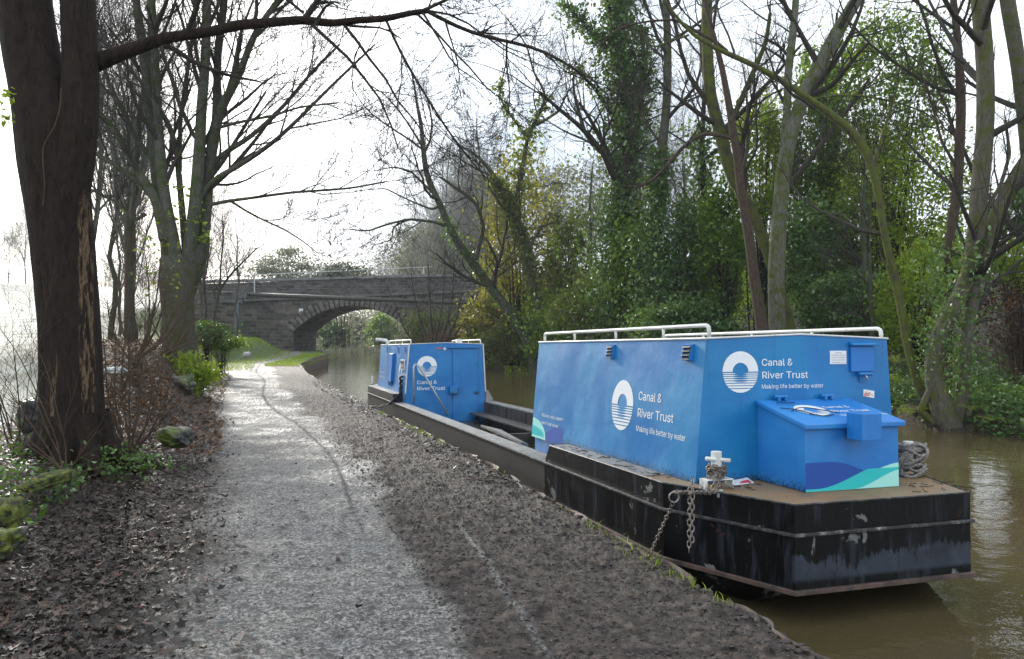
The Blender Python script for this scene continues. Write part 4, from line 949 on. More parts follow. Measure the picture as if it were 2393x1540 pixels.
# ------------------------------------------------------------------ trees
def rough_tube(pts, Y, K, n, seed, amp=.06, flare=0):
    P, R = limb(pts, Y, K); g = np.random.default_rng(seed)
    V, Q = tubes(P[None], R[None], n); V = V.reshape(K, n, 3); C = P[:, None, :]
    th = np.arange(n)*2*np.pi/n; d = np.r_[0, np.cumsum(np.linalg.norm(np.diff(P, axis=0), axis=1))]
    A, D = np.meshgrid(th, d); rm = R.mean()
    f = fbm(np.cos(A)*2.2+7, np.sin(A)*2.2+D*.55, 3, seed)-.5 + .45*(fbm(A*7/np.pi*1.0+D*.15, D*1.6, 3, seed+5)-.5)*(np.abs(A-np.pi) < 3.1)
    V = C+(V-C)*(1+amp*4*f)[..., None]
    return V.reshape(-1, 3), Q
def part(name, VQ, m_, root, smooth=True, attrs=None):
    V, Q = VQ[0], VQ[1]; loc = np.array(root.location[:]); return bigmesh(name, V-loc, Q, m_, root, smooth, attrs)
def stack(lst):
    """resample list of (P,R) to same K"""
    K = 12; Ps = []; Rs = []
    for P, R in lst:
        a = resample(np.c_[P, R], K); Ps.append(a[:, :3]); Rs.append(a[:, 3])
    return np.array(Ps), np.array(Rs)
def crown(P, R, levels, seed, rmin=.003, n=(5, 4, 3, 3), cap=None):
    prs = []
    for i, (k, ln, ang, up, wig, t0) in enumerate(levels):
        P, R = grow(P, R, k, ln, ang, 7 if i < 2 else 5, up, wig, .5, rmin, seed+i*7, t0)
        prs.append(tubes(P, R, n[min(i, 3)]))
    return cat(*prs), P, R

M['bark_torn'] = bark_mat('wet_torn_bark', (.008, .006, .005), (.045, .03, .022), mossamt=0, scale=.9); _t = NT(M['bark_torn']); _old = _t.b.inputs['Base Color'].links[0].from_socket
_n = _t.noise(_t.coord('World', (16, 16, 2.2)), 1.6, 5, .6, .3); _mk = _t.n('ShaderNodeMath', operation='MULTIPLY'); _t.l(_t.attr('torn'), _mk.inputs[0]); _t.l(_t.ramp(_n, [(.47, 0.0), (.54, 1.0)]), _mk.inputs[1]); _n2 = _t.noise(_t.coord('World', (30, 30, 8)), 2, 4)
_t.col(_t.mix(_t.ramp(_mk.outputs[0], [(.25, 0.0), (.5, 1.0)]), _old, _t.ramp(_n2, [(.35, (.07, .045, .028)), (.65, (.22, .15, .09))])))
# the split trunk in front
nt_ = empty('split_trunk_tree', tuple(at(180, 1090, 9.2)), 'massive dark wet tree forking into two trunks on the left verge with torn bark', 'tree')
Y_ = 9.2
tr_l = [(178, 1150, 215), (176, 1095, 178), (174, 1050, 158), (169, 980, 147), (166, 900, 145), (160, 760, 141), (152, 650, 140), (143, 550, 144), (135, 460, 152), (126, 380, 160), (112, 300, 158), (95, 230, 142), (78, 150, 134), (66, 80, 130), (56, 0, 128), (48, -120, 124), (40, -300, 118)]
tr_l = [(a, b, c*.93) for a, b, c in tr_l]
lb = rough_tube(tr_l, Y_, 90, 48, 3, .05)
rb_ = rough_tube([(150, 560, 60), (160, 470, 84), (172, 380, 88), (182, 300, 86), (186, 220, 82), (187, 150, 78), (184, 70, 75), (182, 0, 74), (180, -150, 72), (178, -300, 68)], Y_-.1, 60, 28, 5, .04)
main_b = [(205, 152, 52), (236, 142, 40), (290, 122, 33), (376, 92, 27), (430, 82, 25), (484, 76, 23), (559, 58, 24), (640, 52, 21), (709, 46, 20), (775, 55, 17), (835, 47, 16), (900, 44, 15), (960, 30, 13), (1000, 25, 12)]
br = rough_tube(main_b, Y_, 60, 14, 9, .06)
VQ_ = cat(lb, rb_, br); vx = VQ_[0]; ppx = 1196.5+F*vx[:, 0]/vx[:, 1]; ppy = HZ-F*(vx[:, 2]-CAMZ)/vx[:, 1]
torn = np.exp(-((ppx-(186+ppy*.022))/17)**2)*sm(400, 520, ppy)*(1-sm(930, 1030, ppy))*(vx[:, 1] < 9.25)+.75*np.exp(-((ppx-126)/9)**2)*sm(800, 850, ppy)*(1-sm(1010, 1060, ppy))*(vx[:, 1] < 9.25)
part('trunk', VQ_, M['bark_torn'], nt_, True, dict(torn=torn))
limbs = [limb(main_b, Y_, 14), limb([(1000, 27, 10), (1035, 45, 10), (1070, 68, 10), (1120, 84, 9), (1170, 95, 9), (1240, 105, 8), (1300, 128, 8), (1340, 160, 6), (1370, 180, 4)], 9.4, 14),
  limb([(985, 27, 9), (1020, 10, 8), (1060, -8, 8), (1120, -40, 6)], 9.2, 8), limb([(712, 44, 15), (735, 12, 13), (762, -30, 11), (790, -80, 8)], 9.2, 8),
  limb([(903, 48, 7), (918, 90, 7), (935, 127, 6.5), (982, 202, 6), (1010, 245, 5.5), (1030, 287, 5), (1073, 340, 5), (1115, 400, 4), (1150, 430, 3)], 9.6, 14),
  limb([(709, 30, 7), (660, -10, 6), (600, -60, 5)], 9.2, 8), limb([(1040, 47, 5), (1052, 90, 4), (1070, 140, 3), (1075, 200, 2)], 9.4, 10), limb([(1185, 97, 5), (1180, 150, 4), (1195, 215, 3), (1185, 290, 2)], 9.4, 10)]
P, R = stack(limbs)
(V2, Q2), P3_, R3_ = crown(P, R, [(11, (.18, .48), .8, -.05, .35, .12), (5, (.35, .7), .7, .1, .4, .15), (4, (.35, .75), .6, .1, .4, .1), (3, (.4, .8), .6, .05, .4, .1)], 21, .0028)
V1, Q1 = tubes(P[1:], R[1:], 8); part('branches', cat((V1, Q1), (V2, Q2)), M['twig'], nt_)
# pale torn bark strips on its side
P = []
for (x0, y0, x1, y1, w_) in ((194, 430, 196, 520, 5), (190, 560, 203, 640, 9), (203, 650, 206, 760, 9), (196, 700, 199, 880, 10), (212, 640, 214, 720, 5), (205, 780, 214, 940, 7), (186, 760, 190, 830, 4), (128, 820, 133, 960, 6), (120, 900, 124, 1060, 6), (208, 560, 211, 610, 4), (200, 500, 202, 560, 4)):
    P.append(limb([(x0, y0, w_*.4), ((x0*2+x1)/3+2, (y0*2+y1)/3, w_), ((x0+2*x1)/3-2, (y0+2*y1)/3, w_*.9), (x1, y1, w_*.3)], 9.2-.285, 12, 0, 1))
Pp, Rp = stack(P); M['torn'] = mat('torn_bark', (.17, .115, .07), .8); _t = NT(M['torn']); _n = _t.noise(_t.coord('World', (14, 14, 3)), 2, 6, .7); _t.col(_t.ramp(_n, [(.38, (.03, .02, .014)), (.6, (.3, .2, .12))]))
cpt = np.array([limb(tr_l, Y_, 90)[0]])[0]
for i in range(len(Pp)):
    for k in range(Pp.shape[1]):
        z = Pp[i, k, 2]; j = np.argmin(np.abs(cpt[:, 2]-z)); cc = cpt[j]; rj = limb(tr_l, Y_, 90)[1][j] if k == 0 and i == 0 else rj
Lr = limb(tr_l, Y_, 90)
for i in range(len(Pp)):
    for k in range(Pp.shape[1]):
        j = np.argmin(np.abs(Lr[0][:, 2]-Pp[i, k, 2])); c_ = Lr[0][j]; r_ = Lr[1][j]; dx = np.clip((Pp[i, k, 0]-c_[0])/r_, -.96, .96); Pp[i, k, 1] = c_[1]-r_*math.sqrt(1-dx*dx)*1.0+.0
rp = []; g_ = np.random.default_rng(31); b0 = at(176, 1085, 9.2)
for k in range(9):
    a = k*.7+g_.uniform(-.2, .2); d_ = np.array([math.cos(a), math.sin(a), 0]); L_ = g_.uniform(.45, .95)
    rp.append(np.c_[resample([b0+d_*.2+[0, 0, .55], b0+d_*.34+[0, 0, .16], b0+d_*(.42+L_*.3)+[0, 0, .0], b0+d_*(.4+L_)-[0, 0, .22]], 12), np.linspace(.17, .03, 12)])
rp = np.array(rp); part('roots', tubes(rp[..., :3], rp[..., 3], 10), M['bark_dark'], nt_)
iv, _ = blob_points(at(175, 1085, 9.0), (.95, .45, .22), 1300, 4, 40, .25); V, Q, rn = leafquads(iv, .055, 4); part('ivy', (V, Q), M['ivy'], nt_, False, dict(rnd=rn))
iv, _ = blob_points(at(10, 560, 9.0)+np.array([0, 0, 0]), (.28, .3, .9), 60, 14, 14, .3); V, Q, rn = leafquads(at(12, 255, 8.6)+(iv[:34]-at(10, 560, 9.0))*np.array([.45, .2, .28]), .07, 4); part('leaves', (V, Q), M['lime'], nt_, False, dict(rnd=rn))
vn = limb([(143, 205, 3), (142, 250, 3.5), (125, 305, 3), (102, 330, 3), (99, 380, 3), (106, 430, 3), (100, 480, 2)], 8.86, 20)
part('vine', tubes(vn[0][None], vn[1][None], 6), M['twig_brown'], nt_)

# the many-stemmed tree
ms = empty('many_stemmed_tree', tuple(at(415, 800, 24)), 'large bare moss-streaked tree of many upright stems on the leafy bank', 'tree')
S = [[(418, 850, 100), (418, 795, 78), (416, 740, 72), (414, 690, 76), (412, 645, 82), (405, 600, 60)], [(430, 700, 40), (440, 650, 55), (452, 610, 50), (462, 570, 34)],
 [(401, 640, 44), (395, 600, 36), (388, 542, 30), (367, 417, 28), (359, 334, 26), (350, 250, 24), (342, 167, 22), (330, 83, 20), (317, 0, 18), (310, -80, 16)],
 [(417, 640, 34), (405, 560, 28), (384, 459, 26), (375, 375, 26), (367, 250, 20), (363, 167, 18), (355, 0, 16), (352, -80, 14)],
 [(436, 600, 20), (430, 542, 16), (419, 417, 14), (412, 350, 12), (396, 292, 12), (370, 250, 9), (340, 215, 7)], [(421, 400, 9), (420, 340, 10), (421, 280, 10), (438, 167, 10), (455, 42, 9), (456, -50, 8)],
 [(438, 650, 40), (447, 560, 32), (459, 459, 30), (467, 334, 26), (471, 250, 24), (480, 146, 22), (484, 0, 20), (486, -90, 18)],
 [(460, 640, 34), (473, 590, 26), (484, 480, 24), (488, 396, 24), (501, 310, 28), (507, 271, 24), (530, 225, 20), (555, 188, 18), (575, 130, 16), (592, 83, 15), (620, 40, 13), (651, 0, 12), (690, -60, 10)],
 [(503, 320, 24), (505, 280, 20), (507, 200, 18), (509, 125, 18), (522, 21, 17), (530, -60, 15)],
 [(446, 560, 14), (455, 490, 14), (471, 451, 14), (501, 417, 13), (540, 398, 12), (576, 376, 12), (643, 330, 10), (709, 267, 8), (760, 215, 7), (818, 159, 6), (876, 104, 4)],
 [(484, 430, 12), (492, 395, 12), (505, 371, 12), (540, 348, 12), (584, 321, 11), (630, 280, 9), (668, 242, 9), (730, 167, 7), (793, 104, 5)],
 [(385, 560, 26), (367, 472, 24), (350, 440, 20), (334, 417, 18), (310, 380, 15), (288, 342, 14), (259, 292, 12), (217, 250, 10), (180, 215, 8)],
 [(352, 455, 16), (335, 432, 15), (313, 417, 14), (267, 384, 11), (209, 350, 9), (160, 330, 7)], [(372, 410, 15), (359, 375, 14), (335, 345, 13), (317, 325, 12), (292, 267, 11), (259, 209, 9), (234, 125, 9), (225, 60, 8)],
 [(492, 478, 9), (530, 470, 8), (584, 463, 7), (640, 455, 7), (689, 449, 6), (750, 445, 6), (818, 440, 5), (900, 425, 4)], [(540, 470, 6), (570, 490, 5), (605, 509, 4.5), (640, 525, 4), (668, 538, 4), (710, 565, 3), (740, 590, 2)],
 [(340, 500, 10), (318, 514, 8), (280, 478, 6), (240, 455, 5), (209, 440, 4)], [(505, 300, 8), (560, 285, 7), (640, 270, 6), (700, 250, 5), (790, 240, 4)], [(480, 330, 10), (520, 250, 8), (545, 165, 7), (560, 80, 6), (600, -20, 5)]]
lst = [limb(p, 24+((i*37) % 11-5)*.09, 16, .04, i) for i, p in enumerate(S)]
main_ = [tubes(*[x[None] for x in (limb(p, 24+((i*37) % 11-5)*.09, 30, .0, i))], 12) for i, p in enumerate(S)]
part('trunk', cat(*main_), M['bark_grey'], ms)
P, R = stack(lst[2:])
(V2, Q2), P3_, R3_ = crown(P, R, [(7, (.22, .55), .6, .3, .3, .25), (5, (.35, .8), .65, .15, .4, .15), (5, (.4, .75), .6, .1, .4, .1), (4, (.4, .8), .6, .05, .4, .1)], 5, .0068)
part('branches', (V2, Q2), M['twig'], ms)
iv, _ = blob_points(at(415, 560, 23.5), (1.0, .6, 1.6), 150, 6, 22, .3); V, Q, rn = leafquads(iv, .16, 5); part('leaves', (V, Q), M['lime'], ms, False, dict(rnd=rn))

# generic traced tree
def traced(name, label, base, Y, stems, bark, levels, seed, rmin=.004, nseg=10, ivy=None, group=None, cat_='tree', wtw='twig', amp=.03):
    r = empty(name, tuple(at(base[0], base[1], Y)), label, cat_, group)
    Ls = [limb(s, Y, 26, 0, i) for i, s in enumerate(stems)]
    Vs = []
    for i, s in enumerate(stems):
        Vs.append(rough_tube(s, Y, 34, nseg if i < 3 else 7, seed+i, amp))
    part('trunk', cat(*Vs), M[bark], r)
    if levels:
        P, R = stack(Ls); (V2, Q2), Pe, Re = crown(P, R, levels, seed, rmin); part('branches', (V2, Q2), M[wtw], r)
    if ivy:
        C = []; g = np.random.default_rng(seed)
        for (si, t0, t1, n, spread) in ivy['on']:
            P, R = Ls[si]; k = g.uniform(t0, t1, n)*(len(P)-1); i = k.astype(int).clip(0, len(P)-2); f = (k-i)[:, None]
            c = P[i]*(1-f)+P[i+1]*f; th = g.uniform(0, 6.28, n); rr = R[i]+np.abs(g.normal(size=n))*spread*(.55+.9*vnoise(k*1.7, th*0+si, seed))
            C.append(c+np.stack([np.cos(th)*rr, np.sin(th)*rr, g.normal(size=n)*.15], 1))
        C = np.concatenate(C); V, Q, rn = leafquads(C, ivy.get('size', .12), seed, down=.5); part('ivy', (V, Q), M[ivy.get('mat', 'ivy')], r, False, dict(rnd=rn))
    return r
LV = [(7, (.2, .42), .8, .25, .35, .25), (6, (.35, .7), .7, .15, .4, .15), (5, (.35, .7), .65, .1, .4, .1), (3, (.4, .8), .6, .1, .4, .1)]
traced('leaning_tree', 'dark crooked bare tree leaning left from the far bank beside the bridge', (1250, 850), 45,
 [[(1262, 872, 44), (1250, 840, 30), (1232, 786, 26), (1190, 728, 24), (1137, 659, 21), (1105, 616, 20), (1052, 542, 18), (1030, 478, 15), (998, 420, 14), (988, 345, 12), (985, 281, 10), (972, 250, 7), (972, 212, 5), (962, 170, 4)],
  [(1112, 622, 12), (1115, 595, 10), (1131, 531, 10), (1115, 478, 9), (1083, 451, 8), (1052, 430, 6), (1030, 415, 5)], [(1045, 530, 8), (1014, 518, 7), (956, 512, 6), (908, 523, 5), (860, 540, 4), (818, 536, 3)],
  [(955, 513, 4), (920, 530, 4), (915, 560, 3), (885, 570, 2)], [(990, 360, 7), (1005, 330, 6), (1010, 290, 5), (1000, 230, 3)], [(1030, 470, 7), (1000, 440, 6), (960, 400, 5), (920, 390, 3), (870, 400, 2)], [(1030, 480, 7), (1010, 490, 5), (960, 470, 4), (900, 440, 3), (840, 445, 2)]],
 'bark_grey', LV, 31, .006, ivy=dict(on=[(0, .05, .55, 500, .15)], size=.22))
traced('ivy_speckled_tree', 'slender twisting bare tree with yellowing leaves beside the leaning trunk', (1270, 850), 44,
 [[(1272, 868, 30), (1270, 800, 20), (1259, 733, 17), (1243, 648, 16), (1227, 558, 15), (1195, 499, 14), (1175, 455, 12), (1163, 420, 10), (1115, 361, 7), (1073, 340, 5)],
  [(1200, 505, 10), (1211, 435, 10), (1225, 370, 9), (1232, 319, 9), (1250, 285, 8), (1269, 255, 7), (1275, 212, 6), (1248, 175, 5), (1232, 106, 4), (1184, 42, 3)],
  [(1245, 295, 7), (1264, 287, 7), (1306, 260, 6), (1328, 212, 4), (1380, 170, 3)], [(1232, 325, 8), (1222, 308, 7), (1179, 250, 5), (1166, 223, 4), (1184, 140, 3), (1182, 70, 2)], [(1235, 580, 7), (1265, 530, 6), (1290, 520, 4)]],
 'bark_grey', LV, 41, .006, ivy=dict(on=[(0, .1, .8, 1500, .28), (1, .0, .6, 700, .35), (3, 0, .6, 200, .3)], size=.26, mat='olive'))
traced('ivy_column_tree', 'tall tree smothered in a dark green column of ivy behind the boat', (1450, 790), 35,
 [[(1462, 800, 46), (1450, 744, 40), (1448, 637, 40), (1452, 478, 38), (1468, 372, 34), (1468, 266, 30), (1452, 150, 28), (1447, 60, 26), (1445, -60, 22)],
  [(1460, 330, 14), (1420, 250, 10), (1385, 200, 8), (1330, 150, 5)], [(1450, 110, 12), (1400, 95, 9), (1360, 50, 8), (1320, 10, 6)], [(1480, 300, 14), (1500, 220, 12), (1506, 150, 9), (1500, 60, 7)]],
 'bark_dark', LV, 51, .005, ivy=dict(on=[(0, 0, 1, 9500, .45), (0, .05, .6, 3500, .75), (0, .0, .35, 2000, 1.0), (3, 0, 1, 1500, .35), (2, 0, 1, 1000, .4), (1, 0, 1, 400, .3)], size=.2))
traced('pale_straight_tree', 'straight grey trunk with ivy climbing its lower half, right of the ivy column', (1530, 790), 32,
 [[(1530, 800, 36), (1530, 754, 32), (1532, 584, 30), (1535, 451, 26), (1548, 345, 22), (1559, 239, 20), (1561, 106, 18), (1556, 0, 17), (1552, -90, 15)],
  [(1560, 30, 9), (1585, 10, 7), (1600, -30, 5)], [(1558, 140, 8), (1520, 110, 5), (1490, 60, 3)], [(1548, 340, 8), (1510, 290, 6), (1480, 240, 4)]],
 'bark_grey', LV, 61, .005, ivy=dict(on=[(0, 0, .5, 3500, .28), (0, 0, .3, 2500, .6)], size=.17))
traced('forked_ash_tree', 'smooth pale grey tree forking to a long limb leaning right, behind the near cabin', (1820, 790), 25,
 [[(1818, 830, 48), (1816, 765, 40), (1813, 656, 38), (1820, 525, 36), (1829, 416, 35), (1841, 341, 34), (1853, 296, 32), (1879, 220, 32), (1921, 144, 32), (1955, 76, 31), (1997, 8, 28), (2040, -70, 25)],
  [(1832, 380, 22), (1834, 334, 20), (1840, 240, 18), (1841, 182, 18), (1853, 76, 18), (1860, 0, 16), (1864, -80, 14)], [(1975, 60, 12), (1990, 20, 10), (2040, -40, 8)]],
 'bark_pale', LV, 71, .004)
traced('mossy_twin_tree', 'grey-green mossy trunk leaning left and crossing behind the smooth forked tree', (1848, 790), 26,
 [[(1852, 830, 34), (1848, 760, 26), (1802, 612, 26), (1763, 503, 28), (1708, 412, 30), (1682, 303, 29), (1659, 228, 28), (1652, 114, 27), (1652, 0, 25), (1650, -80, 22)], [(1690, 340, 14), (1720, 260, 13), (1760, 170, 12), (1790, 100, 10), (1800, 30, 8)]],
 'bark_moss', LV, 81, .004, amp=.04)
traced('reddish_vine_tree', 'brown flaking trunk wrapped in vine stems left of the smooth forked tree', (1781, 790), 24.5,
 [[(1786, 830, 40), (1781, 756, 30), (1763, 656, 26), (1750, 547, 23), (1733, 460, 21), (1724, 372, 20), (1716, 322, 19), (1701, 228, 16), (1682, 133, 13), (1655, 38, 10), (1640, -40, 7)],
  [(1716, 326, 10), (1690, 318, 9), (1650, 311, 9), (1620, 325, 9), (1590, 350, 9), (1560, 385, 8), (1532, 415, 7), (1500, 435, 6), (1465, 437, 5)], [(1700, 120, 8), (1670, 95, 8), (1620, 70, 7), (1583, 46, 6), (1519, 49, 5), (1460, 60, 4), (1400, 95, 3)]],
 'bark_red', LV, 91, .004)
traced('mossy_arching_tree', 'bright mossy arching tree reaching left above the boat from the right bank', (2195, 1000), 17.8,
 [[(2195, 1015, 34), (2185, 985, 26), (2152, 918, 20), (2117, 809, 19), (2108, 721, 20), (2095, 656, 20), (2069, 569, 18), (2061, 512, 18), (2050, 436, 18), (2040, 372, 22), (1993, 303, 22), (1955, 275, 19), (1917, 250, 17), (1853, 205, 14), (1815, 178, 13), (1746, 144, 12), (1663, 110, 10), (1610, 80, 9), (1583, 46, 7), (1557, 11, 6), (1530, -40, 4)],
  [(2045, 385, 9), (2058, 330, 8), (2080, 260, 7), (2100, 190, 5)], [(1925, 228, 5), (1960, 222, 5), (2020, 224, 5), (2100, 240, 4), (2160, 262, 4), (2200, 290, 3)], [(2100, 700, 8), (2080, 640, 6), (2060, 600, 4)], [(1610, 82, 5), (1570, 95, 5), (1530, 110, 4), (1500, 95, 3)]],
 'bark_moss', [(7, (.12, .3), .9, .2, .35, .1), (5, (.35, .7), .7, .1, .4, .15), (4, (.35, .7), .65, .1, .4, .1)], 101, .003, amp=.05)
C_ = [[(2222, 1020, 70), (2215, 990, 56), (2190, 930, 44), (2172, 860, 34), (2190, 790, 34), (2217, 743, 35), (2261, 656, 36), (2282, 547, 38), (2290, 438, 38), (2302, 341, 38), (2304, 228, 38), (2300, 114, 38), (2289, 0, 37), (2280, -90, 34)],
  [(2228, 1010, 40), (2245, 940, 28), (2252, 896, 26), (2258, 787, 27), (2275, 690, 28), (2296, 612, 30), (2320, 530, 32), (2348, 460, 34), (2390, 390, 36), (2440, 330, 34)], [(2180, 900, 18), (2150, 960, 16), (2196, 1000, 16)], [(2300, 500, 10), (2340, 430, 9), (2360, 360, 8), (2350, 280, 6)]]
traced('thick_mossy_tree', 'thick mossy multi-trunked tree at the water edge on the right bank', (2215, 1000), 17.3, C_, 'bark_mixed', LV, 111, .003, 14, amp=.05,
  ivy=dict(on=[(0, .12, .42, 900, .28), (1, .1, .3, 300, .2)], size=.11))
traced('slim_brown_tree', 'slim brown trunk with ivy at its foot standing just left of the thick mossy tree', (2217, 900), 19.5,
 [[(2210, 940, 26), (2214, 800, 24), (2217, 678, 23), (2219, 569, 23), (2239, 438, 22), (2241, 379, 22), (2247, 247, 22), (2240, 114, 18), (2228, 0, 15), (2220, -90, 12)], [(2240, 400, 8), (2200, 330, 6), (2180, 250, 5), (2150, 160, 3)]], 'bark_red', LV, 121, .003, ivy=dict(on=[(0, .05, .35, 1300, .35)], size=.12))
traced('leaning_right_tree', 'dark mossy trunk entering at the top right corner behind the others', (2400, 700), 21,
 [[(2420, 900, 40), (2425, 700, 36), (2415, 500, 34), (2400, 330, 32), (2385, 190, 32), (2370, 90, 33), (2353, 0, 34), (2345, -90, 32)]], 'bark_mixed', LV, 131, .004)
for i, (bx_, by_, tx, ty, Yv, w_, lab) in enumerate(((1370, 820, 1378, 480, 43, 9, 'thin dark stem between the slender tree and the ivy column'), (1655, 790, 1640, 330, 36, 22, 'ivy-clad stem behind the evergreen bushes right of the straight grey trunk'), (2010, 830, 2015, 500, 27, 18, 'short grey stem rising behind the right end of the cabin roof'), (2040, 860, 2030, 560, 24, 12, 'twin thin stem beside the roof end of the near cabin'), (1925, 790, 1950, 120, 33, 16, 'dark ivy-clad trunk seen between the forked tree and its leaning limb'))):
    traced('slim_tree', lab, (bx_, by_), Yv, [[(bx_, by_+20, w_*1.2), (bx_-3, (by_*2+ty)/3, w_), (tx+4, (by_+2*ty)/3, w_*.8), (tx, ty, w_*.6), (tx+6, ty-90, w_*.35)]], 'bark_grey' if i in (0, 2, 3) else 'bark_dark', LV, 141+i*9, .005,
      ivy=dict(on=[(0, 0, .9, 2600, .5)], size=.2) if i in (1, 4) else None)

# bare woodland trees : three kinds, copied
def bare_proto(seed, h=13, r=.17, spread=.5, m_='twig_far', f=1.25):
    g = np.random.default_rng(seed); K = 12
    P = np.zeros((1, K, 3)); P[0, :, 2] = np.linspace(-.3, h, K); P[0, :, 0] = np.cumsum(g.normal(size=K)*.12); P[0, :, 1] = np.cumsum(g.normal(size=K)*.12)
    R = np.linspace(r, r*.25, K)[None]
    prs = [tubes(P, R, 7)]; T = (P, R)
    a = grow(P, R, 15, (.28, .5), spread, 8, .5, .25, .5, .01*f, seed+1, .22); b = grow(*a, 7, (.35, .65), .65, 7, .25, .35, .55, .006*f, seed+2, .15)
    c = grow(*b, 6, (.35, .7), .65, 5, .15, .4, .55, .0048*f, seed+3, .1); d = grow(*c, 4, (.4, .7), .6, 4, .1, .4, .6, .0042*f, seed+4, .1)
    tm = tubes(P, R, 8); cm = cat(tubes(*a, 5), tubes(*b, 4), tubes(*c, 3), tubes(*d, 3)); return tm, cm
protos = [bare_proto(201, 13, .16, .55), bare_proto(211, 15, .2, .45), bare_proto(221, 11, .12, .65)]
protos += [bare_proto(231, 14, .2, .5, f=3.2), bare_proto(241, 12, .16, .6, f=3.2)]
pmesh = []
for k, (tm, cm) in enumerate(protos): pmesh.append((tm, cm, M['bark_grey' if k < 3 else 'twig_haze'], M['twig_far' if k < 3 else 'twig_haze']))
pobj = [None]*5
def bare(x, y, z, s, k, label, group, rz, sz=1.0, cat_='tree', name='bare_tree'):
    if pobj[k] is None:
        r = empty(name, (0, 0, 0)); a = bigmesh('trunk', *pmesh[k][0], pmesh[k][2], r, True); b = bigmesh('crown', *pmesh[k][1], pmesh[k][3], r, True); pobj[k] = r
    else:
        r = pobj[k].copy(); COL.objects.link(r)
        for c in [c for c in pobj[k].children]:
            cc = c.copy(); COL.objects.link(cc); cc.parent = r
    r.location = (x, y, z); r.scale = (s, s, s*sz); r.rotation_euler = (0, 0, rz); tag(r, label, cat_, group)
g = np.random.default_rng(77)
def gz(x, y):
    return float(zr(np.array([x]), np.array([y]))[0]) if x > XR(y)-.2 else float(zl(np.array([x]), np.array([y]))[0])
for i in range(20):      # wooded slope behind the far bank
    y = g.uniform(38, 85); px_ = g.uniform(1120, 2150); x = (px_-1196)/F*y; x = max(x, XR(y)+3)
    bare(x, y, gz(x, y), g.uniform(.5, .85), i % 3, 'slim bare tree standing in the wood on the slope behind the far bank', 'bare trees of the wooded slope', g.uniform(0, 6))
for i in range(34):      # beyond the bridge
    y = g.uniform(88, 165); px_ = g.uniform(690, 1160); x = (px_-1196)/F*y
    if XL(y)-6 < x < XR(y)+2 and y < 175: x = XR(y)+g.uniform(2, 12)
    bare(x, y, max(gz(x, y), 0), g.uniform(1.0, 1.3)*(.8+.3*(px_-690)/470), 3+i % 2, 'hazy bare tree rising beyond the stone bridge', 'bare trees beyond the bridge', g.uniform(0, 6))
for i in range(11):      # on the ridge along the field
    y = g.uniform(26, 62); px_ = g.uniform(215, 395) if i < 8 else g.uniform(455, 560); x = (px_-1196)/F*y
    bare(x, y, gz(x, y)-.1, g.uniform(.55, .85), (i*2) % 3, 'thin bare tree crowded along the field edge behind the many-stemmed tree', 'thin trees along the field edge', g.uniform(0, 6))
for i in range(9):       # far side of the field
    y = g.uniform(118, 150); px_ = (-40, 20, 60, 110, 245, 290, 330, 380, 450)[i]; x = (px_-1196)/F*y
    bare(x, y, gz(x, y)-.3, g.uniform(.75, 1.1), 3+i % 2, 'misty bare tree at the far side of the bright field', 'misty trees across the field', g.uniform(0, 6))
traced('slim_tree', 'thin young tree leaning right in front of the left end of the bridge', (497, 775), 36, [[(497, 785, 7), (500, 740, 6.5), (514, 676, 6), (540, 640, 5), (600, 580, 3)], [(514, 676, 5), (516, 620, 4), (522, 560, 3), (520, 500, 2)]], 'bark_grey', LV, 241, .006)
traced('slim_tree', 'thin upright sapling right behind the many-stemmed tree against the bridge wall', (481, 760), 38, [[(480, 775, 6), (481, 709, 5), (474, 604, 4), (478, 520, 3)]], 'bark_grey', LV, 251, .006)

# bushes and evergreens
def bush(name, label, px_, py_, Y, rx, ry, m_, n, size, seed, clumps=45, cs=.26, stems=True, group=None, rz_=None, cat_='bush', part_='foliage', bark='bark_dark'):
    c = at(px_, py_, Y); a, b = rx/F*Y, ry/F*Y; gzv = gz(c[0], c[1])
    r = empty(name, (c[0], c[1], max(gzv, WZ)), label, cat_, group)
    n = int(n*.8); size *= 1.08; pts, cc = blob_points(c, (a, rz_ or min(a, b)*.9+.3, b), n, seed, clumps, cs)
    V, Q, rn = leafquads(pts, size, seed, down=.3); part(part_, (V, Q), M[m_], r, False, dict(rnd=rn))
    if stems:
        base = np.array([c[0], c[1], gzv-.1]); k = min(26, len(cc)); P = []; g_ = np.random.default_rng(seed)
        for j in range(k):
            e = cc[j]; b0 = base+np.r_[g_.normal(size=2)*a*.12, 0]; mid = b0*.5+e*.5+np.r_[(b0-e)[:2]*.25, (e-b0)[2]*.1]+g_.normal(size=3)*a*.06; P.append(resample([b0, mid, e], 9))
        P = np.array(P); R = np.linspace(1, .2, 9)[None]*np.full((k, 1), max(.012, .02*b**.7)); tw = grow(P, R, 6, (.2, .4), .7, 6, .1, .35, .5, .004, seed); tw2 = grow(*tw, 4, (.4, .7), .7, 5, .1, .35, .5, .003, seed+1)
        part('stems', cat(tubes(P, R, 5), tubes(*tw, 3), tubes(*tw2, 3)), M[bark], r)
    return r
